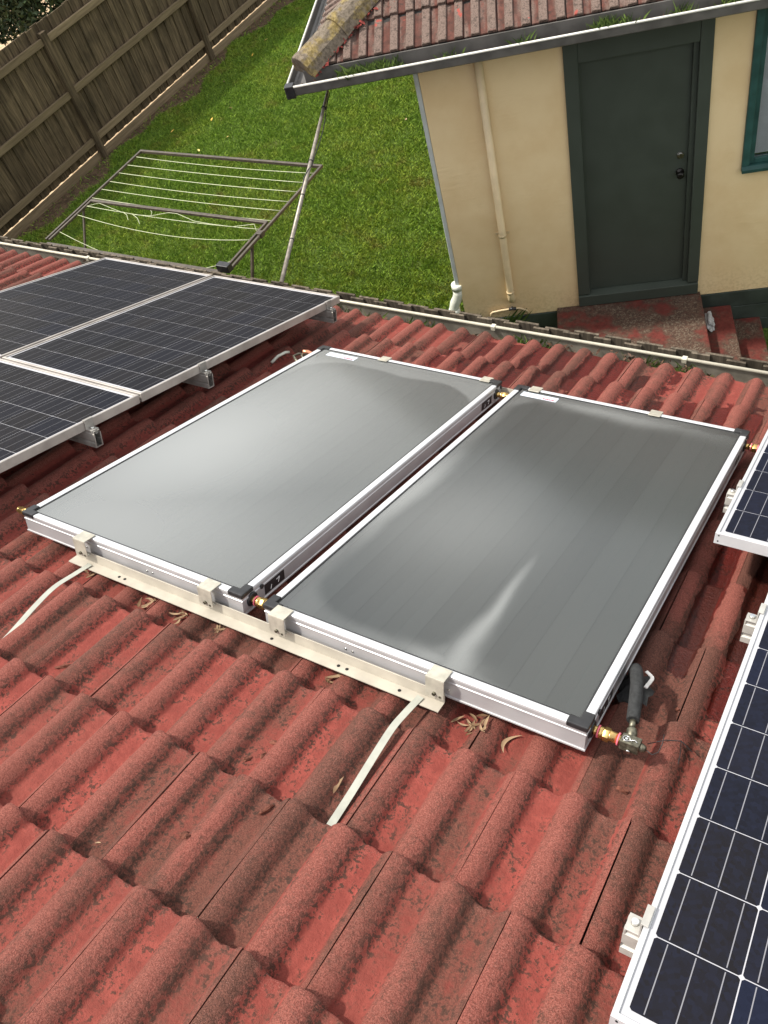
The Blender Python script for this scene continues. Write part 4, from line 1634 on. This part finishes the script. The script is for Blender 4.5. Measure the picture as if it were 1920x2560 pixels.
# ================================================================== YARD
# ------------------------------------------------------------------ clothesline
LZc = -2.2
cl_ = thing('clothesline', 'fold down clothesline with brown frame and sagging yellow lines', 'clothesline')
cl_.location = (-5.16, 3.76, GROUND)
def C(x, y, z=LZc):
    return (x + 5.16, y - 3.76, z - GROUND)
def cbar(name, a, c, w_, h_=None):
    b = MB()
    b.bar(C(*a), C(*c), w_, h_)
    return b.build(name, LINE_FRAME, cl_, 0.003)
cbar('frame_tube', (-6.42, 3.80), (-6.42, 5.45), 0.026)
cbar('frame_tube', (-3.90, 3.80), (-3.90, 5.45), 0.026)
cbar('frame_tube', (-6.433, 5.465), (-3.887, 5.465), 0.03)
cbar('frame_tube', (-6.37, 3.80), (-6.37, 4.49), 0.024)
cbar('frame_tube', (-3.955, 3.80), (-3.955, 4.49), 0.024)
cbar('frame_tube', (-6.382, 4.505), (-3.943, 4.505), 0.036, 0.026)
cbar('mounting_bar', (-6.35, 3.735, -2.21), (-3.97, 3.735, -2.21), 0.045)
for x in (-6.33, -3.99):
    cbar('post', (x, 3.735, GROUND), (x, 3.735, -2.235), 0.05)
cbar('strut', (-6.395, 4.38, -2.22), (-6.36, 3.76, -3.05), 0.022)
cbar('strut', (-3.93, 4.2, -2.22), (-3.985, 3.765, -3.05), 0.026)
b = MB()
b.bar(C(-4.0, 3.77, -2.16), C(-3.86, 3.77, -2.16), 0.07, 0.075)
b.build('end_block', BLACK, cl_, 0.006)
b = MB()
b.bar(C(-3.905, 4.30, -2.2), C(-3.905, 4.36, -2.2), 0.05, 0.05)
b.build('bracket', LINE_FRAME, cl_, 0.004)
def line(a, c, sag, name='line', r_=0.0032):
    a, c = Vector(C(*a)), Vector(C(*c))
    pts = []
    for k in range(13):
        s = k / 12
        p = a.lerp(c, s)
        p.z -= sag * 4 * s * (1 - s)
        pts.append(p)
    b = MB()
    b.tube(pts, r_, 6)
    return b.build(name, CORD, cl_)
for y in (5.355, 5.19, 5.035, 4.87, 4.72, 4.556):
    line((-6.41, y), (-3.91, y - 0.012), 0.012 + rnd.uniform(0, 0.015))
line((-6.36, 4.41), (-3.96, 4.40), 0.03)
line((-6.36, 4.25), (-3.96, 4.235), 0.10)
line((-6.36, 3.95), (-3.96, 3.91), 0.26)
# loose cord tied along the small frame
def zp(px, py, z=LZc + 0.0):
    d = Vector(((px - 960) / FPX, (py - 1280) / FPX, 1.0))
    d = CAM_R.transposed() @ d
    k = (z - CAM_POS.z) / d.z
    p = CAM_POS + d * k
    return (p.x, p.y, z)
def px(cx, cy, ox, oy):
    return (ox + cx / 4.1475, oy + cy / 4.1475)
cord_px = [px(450, 655, 100, 360), px(610, 612, 100, 360), px(840, 705, 100, 360), px(1000, 735, 100, 360), px(1150, 745, 100, 360), px(1330, 712, 100, 360), px(1420, 722, 100, 360), px(1600, 800, 100, 360),
           px(200, 665, 480, 400), px(420, 692, 480, 400), px(645, 665, 480, 400), px(668, 735, 480, 400)]
b = MB()
b.tube([C(*zp(*q)) for q in cord_px], 0.0026, 6)
b.build('loose_cord', CORD, cl_)
for q in ((px(860, 705, 100, 360), px(915, 790, 100, 360)), (px(960, 730, 100, 360), px(1035, 830, 100, 360)), (px(1150, 745, 100, 360), px(1148, 690, 100, 360))):
    b = MB()
    p0, p1 = zp(*q[0]), zp(*q[1])
    mid = tuple((p0[i] + p1[i]) / 2 + (0.02 if i == 1 else 0) for i in range(3))
    b.tube([C(*p0), C(*mid), C(*p1)], 0.0028, 6)
    b.build('cord_tail', CORD, cl_)

# ------------------------------------------------------------------ pipe bridging the two eaves, with a cable tied to it
pa, pb = Vector((-2.22, 2.72, -1.245)), Vector((-2.83, 4.55, -0.905))
bp_ = thing('bridging_pipe', 'galvanised pipe slanting across the lawn to the outbuilding eave', 'pipe')
bp_.location = pa
d = pb - pa
b = MB()
b.tube([(0, 0, 0), d * 0.72, d], [0.0155, 0.0145, 0.0115], 14)
b.build('tube', GALV, bp_)
b = MB()
sd = Vector((d.y, -d.x, 0)).normalized()
pts = []
for k in range(25):
    s = 0.02 + k / 24 * 0.97
    w_ = 0.017 + (0.02 * math.sin((s - 0.62) / 0.3 * math.pi) if 0.62 < s < 0.92 else 0.0)
    sg = 1 if s > 0.58 else (-1 if s < 0.5 else (s - 0.54) / 0.04)
    pts.append(d * s + sd * w_ * sg + Vector((0, 0, -0.004 if abs(sg) > 0.9 else 0.016)))
b.tube(pts, 0.004, 8)
b.build('cable', CABLE, bp_)
for s in (0.2, 0.42, 0.6, 0.9):
    b = MB()
    b.tube([d * s, d * (s + 0.004)], 0.0185, 12)
    b.build('cable_tie', CABLE, bp_)

# ================================================================== VEGETATION AND SMALL THINGS
def tri_mesh(name, V, F, mat, var=None):
    me = bpy.data.meshes.new(name)
    V = np.asarray(V, dtype=np.float32)
    F = np.asarray(F, dtype=np.int32)
    me.vertices.add(len(V))
    me.vertices.foreach_set('co', V.ravel())
    me.loops.add(F.size)
    me.loops.foreach_set('vertex_index', F.ravel())
    me.polygons.add(len(F))
    me.polygons.foreach_set('loop_start', np.arange(0, F.size, F.shape[1], dtype=np.int32))
    me.update(calc_edges=True)
    me.materials.append(mat)
    if var is not None:
        at = me.attributes.new('var', 'FLOAT', 'POINT')
        at.data.foreach_set('value', np.asarray(var, dtype=np.float32))
    o = bpy.data.objects.new(name, me)
    COL.objects.link(o)
    return o


def blades(P, h, lean, wid, seed):
    """one bent blade (2 triangles) per root point"""
    r = np.random.RandomState(seed)
    n = len(P)
    a = r.rand(n) * 6.283
    b = r.rand(n) * 6.283
    hh = h * (0.55 + 0.9 * r.rand(n))
    side = np.stack([np.cos(a), np.sin(a), np.zeros(n)], 1) * (wid * (0.7 + 0.6 * r.rand(n)))[:, None]
    ln = np.stack([np.cos(b), np.sin(b), np.zeros(n)], 1) * (hh * lean * (0.4 + r.rand(n)))[:, None]
    up = np.zeros((n, 3)); up[:, 2] = hh
    mid = P + ln * 0.35 + up * 0.6
    tip = P + ln + up
    V = np.stack([P - side, P + side, mid + side * 0.7, tip], 1).reshape(-1, 3)
    i = np.arange(n) * 4
    F = np.concatenate([np.stack([i, i + 1, i + 2], 1), np.stack([i, i + 2, i + 3], 1)])
    v = np.repeat(r.rand(n), 4)
    return V, F, v


# lawn blades, only where the lawn can be seen
Rm = np.array(CAM_R)
Cp = np.array(CAM_POS)
pts = np.stack([nrs.uniform(-10.15, 0.5, 1100000), nrs.uniform(3.5, 15.5, 1100000), np.full(1100000, GROUND)], 1)
q = (pts - Cp) @ Rm.T
sx_, sy_ = 960 + FPX * q[:, 0] / q[:, 2], 1280 + FPX * q[:, 1] / q[:, 2]
ok = (sx_ > -120) & (sx_ < 1330) & (sy_ > -120) & (sy_ < 900) & (q[:, 2] > 0)
pts = pts[ok]
# keep clear of the building, and thin out over the soil strip
hl = np.array(HM.inverted())
loc = pts @ hl[:3, :3].T + hl[:3, 3]
ok = ~((loc[:, 0] > -1.24) & (loc[:, 1] > -0.07)) & ~((loc[:, 0] > -0.36) & (loc[:, 1] > -0.95))
edge = -9.78 + 0.16 * np.sin(pts[:, 1] * 2.1) + 0.1 * np.sin(pts[:, 1] * 5.3 + 1)
ok &= (pts[:, 0] > edge - 0.05) | (nrs.rand(len(pts)) < 0.06)
clump = np.sin(pts[:, 0] * 7.3 + 2 * np.sin(pts[:, 1] * 4.1)) * np.sin(pts[:, 1] * 6.1 + 1.7 * np.sin(pts[:, 0] * 5.2))
ok &= nrs.rand(len(pts)) < 0.72 + 0.28 * clump
pts = pts[ok][:330000]
V, F, v = blades(pts, 0.042, 0.9, 0.0034, 3)
tag(tri_mesh('grass', V, F, GRASS, v), 'short green lawn grass', 'grass', kind='stuff')
print('blades', len(pts))
# longer tufts by the building corner and along the fence foot
P = []
for (cx, cy, n_, s_) in ((-2.55, 4.98, 260, 0.16), (-2.45, 4.75, 120, 0.14), (-2.35, 5.15, 120, 0.12)):
    for _ in range(n_):
        P.append((cx + rnd.gauss(0, s_), cy + rnd.gauss(0, s_), GROUND))
V, F, v = blades(np.array(P), 0.2, 1.0, 0.005, 5)
tag(tri_mesh('long_grass', V, F, WEED, v), 'longer grass tufts by the building corner', 'grass', kind='stuff')


def leafy(name, centres, n, size, mat, seed):
    r = np.random.RandomState(seed)
    VV, FF, vv_ = [], [], []
    for (c, rad) in centres:
        m = int(n * rad[0] * rad[1] * rad[2])
        d = r.normal(size=(m, 3)); d /= np.linalg.norm(d, axis=1)[:, None]
        rr_ = (0.45 + 0.62 * r.rand(m) ** 0.5)[:, None]
        p = np.array(c) + d * rr_ * np.array(rad)
        a = r.normal(size=(m, 3)); a /= np.linalg.norm(a, axis=1)[:, None]
        b_ = np.cross(a, r.normal(size=(m, 3))); b_ /= np.linalg.norm(b_, axis=1)[:, None]
        s = (size * (0.6 + 0.8 * r.rand(m)))[:, None]
        base = len(VV) and sum(len(x) for x in VV)
        V_ = np.stack([p - a * s, p + b_ * s * 0.42, p + a * s, p - b_ * s * 0.42], 1).reshape(-1, 3)
        i = np.arange(m) * 4 + base
        VV.append(V_)
        FF.append(np.stack([i, i + 1, i + 2, i + 3], 1))
        vv_.append(np.repeat(r.rand(m), 4))
    return tri_mesh(name, np.concatenate(VV), np.concatenate(FF), mat, np.concatenate(vv_))


def tree(name, label, base, trunk_h, crown, n, size, seed):
    t = thing(name, label, 'tree')
    t.location = base
    b = MB()
    B = Vector(base)
    tops = []
    b.tube([(0, 0, 0), (0.05, 0.03, trunk_h * 0.5), (0.0, 0.08, trunk_h)], [0.13, 0.1, 0.08], 10)
    for c, rad in crown:
        e = Vector(c) - B
        b.tube([(0, 0.06, trunk_h * 0.75), (e.x * 0.4, e.y * 0.4, trunk_h * 0.6 + e.z * 0.3), (e.x, e.y, e.z)], [0.06, 0.04, 0.015], 8)
    b.build('trunk', TRUNK, t)
    o = leafy('crown', crown, n, size, FOLIAGE, seed)
    o.parent = t
    o.matrix_parent_inverse = Matrix.Translation(B).inverted()
    return t


tree('evergreen_tree', 'dark bushy evergreen tree beyond the tall fence at top left', (-13.2, 11.0, GROUND), 1.5,
     [((-13.4, 9.85, -2.15), (0.55, 0.5, 0.55)), ((-13.0, 10.4, -2.6), (0.8, 0.75, 0.8)), ((-12.7, 11.2, -2.6), (0.9, 0.9, 1.0)), ((-13.6, 10.6, -1.6), (1.0, 1.0, 0.9)), ((-13.3, 11.8, -1.8), (1.1, 1.1, 1.2)), ((-14.2, 11.2, -0.9), (1.1, 1.1, 1.0)), ((-12.8, 12.6, -2.9), (1.0, 1.1, 1.0)), ((-14.0, 10.0, -1.3), (0.8, 0.7, 0.7)), ((-14.6, 10.4, -2.4), (0.9, 0.8, 0.9))], 7000, 0.06, 21)

# ------------------------------------------------------------------ rag on the step
def lump(name, mat, loc, size, seed, sub=3):
    r = random.Random(seed)
    bm = bmesh.new()
    bmesh.ops.create_icosphere(bm, subdivisions=sub, radius=1)
    ph = [r.uniform(0, 6.28) for _ in range(9)]
    for vtx in bm.verts:
        c = vtx.co
        k = 1 + 0.22 * math.sin(c.x * 5 + ph[0]) * math.sin(c.y * 4 + ph[1]) + 0.18 * math.sin(c.z * 7 + ph[2] + c.x * 3) + 0.12 * math.sin(c.y * 11 + ph[3])
        vtx.co = Vector((c.x * size[0], c.y * size[1], max(c.z, -0.55) * size[2])) * k
    me = bpy.data.meshes.new(name)
    bm.to_mesh(me)
    bm.free()
    me.materials.append(mat)
    o = bpy.data.objects.new(name, me)
    COL.objects.link(o)
    o.location = loc
    return o


o = lump('crumpled_rag', RAG, HM @ Vector((1.045, -0.31, -3.53)), (0.035, 0.12, 0.045), 4)
o.rotation_euler.z = TH
tag(o, 'dirty white crumpled rag on the step beside the landing', 'rag')

# ------------------------------------------------------------------ leaves and bark on the roof
def leaf_mesh(name, L, W, curl, mat):
    b = MB()
    n = 9
    vs_, fs_ = [], []
    for i in range(n):
        s = i / (n - 1)
        w_ = W * math.sin(math.pi * min(1, s * 0.97 + 0.02)) ** 0.8 * (1 - 0.35 * s)
        x = L * (s - 0.5)
        bend = curl * L * (1 - (2 * s - 1) ** 2)
        up = 0.004 + 0.12 * L * (2 * s - 1) ** 2
        vs_ += [(x, bend - w_, up + w_ * 0.5), (x, bend, up), (x, bend + w_, up + w_ * 0.5)]
    for i in range(n - 1):
        for k in range(2):
            fs_.append((3 * i + k, 3 * i + k + 1, 3 * i + 4 + k, 3 * i + 3 + k))
    b.add(vs_, fs_, True)
    return b.mesh(name, mat)


LM = [leaf_mesh('dry_leaf', 0.085, 0.0075, 0.3, DRYLEAF), leaf_mesh('dry_leaf', 0.06, 0.007, 0.08, DRYLEAF), leaf_mesh('dry_leaf', 0.04, 0.006, 0.15, DRYLEAF)]


def roof_n(u, v):
    """height of the tile surface at (u, v)"""
    for k in range(-6, 9):
        if v <= row_v(k) + 1e-6:
            break
    dist = row_v(k) - v
    x = (u - 0.01 - (0.15 if k % 2 else 0)) % 0.15
    qd = min(abs(x - 0.017), abs(x - 0.167)) / 0.047
    p = (1 - qd ** 2.1) ** 0.95 if qd < 1 else 0
    return -0.093 - 0.037 + 0.037 * p - 0.1 * dist


def on_roof(name, me, u, v, rz, label, cat, group=None, lift=0.001, sc=1.0):
    o = bpy.data.objects.new(name, me)
    COL.objects.link(o)
    o.matrix_world = roof_mat(u, v, roof_n(u, v) + lift) @ Matrix.Rotation(rz, 4, 'Z') @ Matrix.Scale(sc, 4)
    return tag(o, label, cat, group)


on_roof('dry_leaf', LM[0], 0.851, -0.016, 1.35, 'long curled tan leaf below the corner of the right collector', 'leaf')
on_roof('dry_leaf', LM[1], 0.522, -0.375, 1.7, 'narrow tan leaf leaning against the right strap', 'leaf', lift=0.006)
on_roof('dry_leaf', LM[2], 0.097, -0.807, 0.6, 'tiny pale leaf scrap low on the near tiles', 'leaf', sc=0.4)
for (cu, cv, n_, sp, lb) in ((0.735, -0.012, 14, 0.022, 'dry leaf in the heap right of the rightmost clamp'), (-0.483, -0.045, 6, 0.02, 'dry leaf between the two left clamps under the cream angle'),
                            (-0.337, -0.04, 7, 0.02, 'dry leaf left of the second clamp under the cream angle'), (-0.17, -0.036, 5, 0.016, 'dry leaf right below the second clamp'),
                            (0.276, -0.046, 4, 0.014, 'dry leaf under the cream angle between the right clamps'), (-0.82, -0.02, 5, 0.018, 'dry leaf at the left end of the cream angle')):
    for _ in range(n_):
        uu, vv2 = cu + rnd.gauss(0, sp), cv + rnd.gauss(0, sp * 0.6)
        on_roof('dry_leaf', LM[rnd.choice((1, 2, 2))], uu, vv2, rnd.uniform(0, 6.28), lb, 'leaf', 'leaf litter: ' + lb, lift=0.002 + rnd.uniform(0, 0.012), sc=rnd.uniform(0.6, 1.0))


def bark(u, v, L, W, rz, seed, label):
    o = lump('bark_chip', BARK, (0, 0, 0), (L / 2, W / 2, 0.007), seed, 2)
    o.matrix_world = roof_mat(u, v, roof_n(u, v) + 0.004) @ Matrix.Rotation(rz, 4, 'Z')
    return tag(o, label, 'bark')


bark(0.41, -0.535, 0.045, 0.012, 1.25, 1, 'upright red bark chip beside a roll near the bottom strap end')
bark(-0.49, -0.409, 0.05, 0.014, 0.9, 2, 'brown bark flake in a trough at the left')
bark(0.247, -0.413, 0.026, 0.014, 0.9, 3, 'small red chip left of a pair in the middle of the tiles')
bark(0.283, -0.385, 0.024, 0.011, 1.6, 5, 'small red chip right of a pair in the middle of the tiles')
bark(1.152, -0.011, 0.034, 0.011, -0.1, 6, 'pinkish bark chip below the valve elbow')
bark(0.285, -0.34, 0.026, 0.014, 0.3, 7, 'dark chip on a tile roll above the pair of chips')
bark(0.275, -0.686, 0.028, 0.02, 0.4, 8, 'crumbled red chip in a near trough')
bark(0.30, -0.70, 0.016, 0.012, 1.4, 9, 'bit of tile crumb beside the crumbled chip')
bark(1.2, 0.32, 0.012, 0.009, 0.2, 10, 'small speck of debris right of the black flashing')
bark(-0.35, 2.47, 0.02, 0.016, 0.2, 11, 'round dark gumnut on the tiles near the gutter')
bark(-0.06, 2.13, 0.022, 0.014, 0.9, 12, 'dark gumnut in a damp trough below the collectors')
bark(0.12, 2.28, 0.02, 0.013, 0.3, 13, 'dark gumnut on a roll near the damp troughs')
bark(-0.62, 2.2, 0.02, 0.014, 0.7, 14, 'pale chip in the trough below the left collector')
o = bpy.data.objects.new('fine_twig', None)
b = MB()
b.tube([(0, 0, 0), (0.04, 0.03, 0.008), (0.075, 0.05, 0.004), (0.11, 0.03, 0.0)], 0.0013, 6)
b.tube([(0.075, 0.05, 0.004), (0.085, 0.0, 0.004), (0.088, -0.03, 0.002)], 0.0011, 6)
bpy.data.objects.remove(o)
o = b.build('fine_twig', CABLE)
o.matrix_world = roof_mat(1.17, 0.13, -0.105)
tag(o, 'thin dark twig on the tiles beside the insulated pipe', 'twig')

# ------------------------------------------------------------------ litter and weeds in the gutters
def litter(name, label, pts_, mat, seed, size=0.02):
    r = np.random.RandomState(seed)
    n = len(pts_)
    P = np.array(pts_)
    a = r.normal(size=(n, 3)); a[:, 2] *= 0.5; a /= np.linalg.norm(a, axis=1)[:, None]
    c = np.cross(a, r.normal(size=(n, 3))); c /= np.linalg.norm(c, axis=1)[:, None]
    s = (size * (0.5 + r.rand(n)))[:, None]
    V = np.stack([P - a * s, P + c * s * 0.35, P + a * s, P - c * s * 0.35], 1).reshape(-1, 3)
    i = np.arange(n) * 4
    o_ = tri_mesh(name, V, np.stack([i, i + 1, i + 2, i + 3], 1), mat, np.repeat(r.rand(n), 4))
    return tag(o_, label, 'leaf litter', kind='stuff')


P = []
for _ in range(5200):
    u = rnd.uniform(-6.5, 2.2)
    if rnd.random() < 0.45 + 0.5 * math.sin(u * 3.7) ** 2:
        P.append((u, rnd.uniform(2.545, 2.685), -1.385 + abs(rnd.gauss(0, 0.022)) + 0.03 * max(0, math.sin(u * 2.9 + 1))))
litter('leaf_litter', 'dark leaf litter lying in the gutter below the red tiles', P, LITTER, 2, 0.017)
P = []
for (c, n_, s_) in ((-1.62, 60, 0.1), (-1.2, 60, 0.06), (-1.05, 70, 0.06), (-0.42, 150, 0.07), (-0.28, 120, 0.06), (0.3, 110, 0.06), (0.46, 120, 0.05), (-1.75, 60, 0.06), (0.62, 70, 0.06)):
    for _ in range(n_):
        P.append((c + rnd.gauss(0, s_), rnd.uniform(2.57, 2.67), -1.375))
V, F, v = blades(np.array(P), 0.055, 0.9, 0.0022, 9)
tag(tri_mesh('gutter_moss', V, F, WEED, v), 'moss and grass seedlings in the gutter below the red tiles', 'grass', kind='stuff')
P = []
for (c, n_) in ((-1.66, 170), (-1.5, 120), (-1.36, 130), (-0.9, 20), (0.18, 140), (0.3, 60), (0.7, 40), (1.0, 60), (-0.4, 25)):
    for _ in range(n_):
        q = HM @ Vector((c + rnd.gauss(0, 0.05), -EN - rnd.uniform(0.04, 0.13), -0.755))
        P.append(tuple(q))
V, F, v = blades(np.array(P), 0.075, 0.7, 0.0022, 12)
tag(tri_mesh('gutter_grass', V, F, WEED, v), 'green grass tufts growing in the gutter of the outbuilding', 'grass', kind='stuff')
P = []
for _ in range(1800):
    q = HM @ Vector((rnd.uniform(-2.1, 2.2), -EN - rnd.uniform(0.03, 0.14), -0.762 + abs(rnd.gauss(0, 0.012))))
    P.append(tuple(q))
litter('gutter_litter', 'dark litter in the gutter of the outbuilding', P, LITTER, 6, 0.014)
P = []
for _ in range(260):
    q = HM @ Vector((rnd.uniform(-1.2, -0.75), WT - rnd.uniform(0.02, 0.12), -3.62))
    P.append(tuple(q))
V, F, v = blades(np.array(P), 0.22, 0.8, 0.004, 15)
tag(tri_mesh('wall_weeds', V, F, WEED, v), 'weeds growing at the foot of the cream wall', 'weeds', kind='stuff')

# ------------------------------------------------------------------ fallen leaves on the lawn
FL = leaf_mesh('fallen_leaf', 0.08, 0.018, 0.1, YLEAF)
FP = leaf_mesh('fallen_leaf', 0.07, 0.015, 0.1, DRYLEAF)
lawn_leaves = [(-9.23, 8.48, 0, 'bright yellow leaf lying on the lawn left of the clothesline'), (-5.26, 9.14, 1, 'single orange leaf on the lawn beside the cream wall'),
               (-8.55, 9.21, 1, None), (-8.69, 8.87, 0, None), (-8.33, 8.01, 0, None), (-9.25, 10.0, 1, None), (-9.25, 10.89, 0, None), (-8.65, 10.91, 1, None), (-8.04, 8.42, 0, None), (-9.62, 9.24, 1, None), (-9.32, 11.41, 0, None)]
for (x, y, k, lb) in lawn_leaves:
    o = bpy.data.objects.new('fallen_leaf', (FL, FP)[k])
    COL.objects.link(o)
    o.location = (x, y, GROUND + 0.045)
    o.rotation_euler = (rnd.uniform(-0.3, 0.3), rnd.uniform(-0.3, 0.3), rnd.uniform(0, 6.28))
    tag(o, lb or 'small pale leaf among those scattered on the lawn near the tall fence', 'leaf', 'fallen leaves on the lawn')
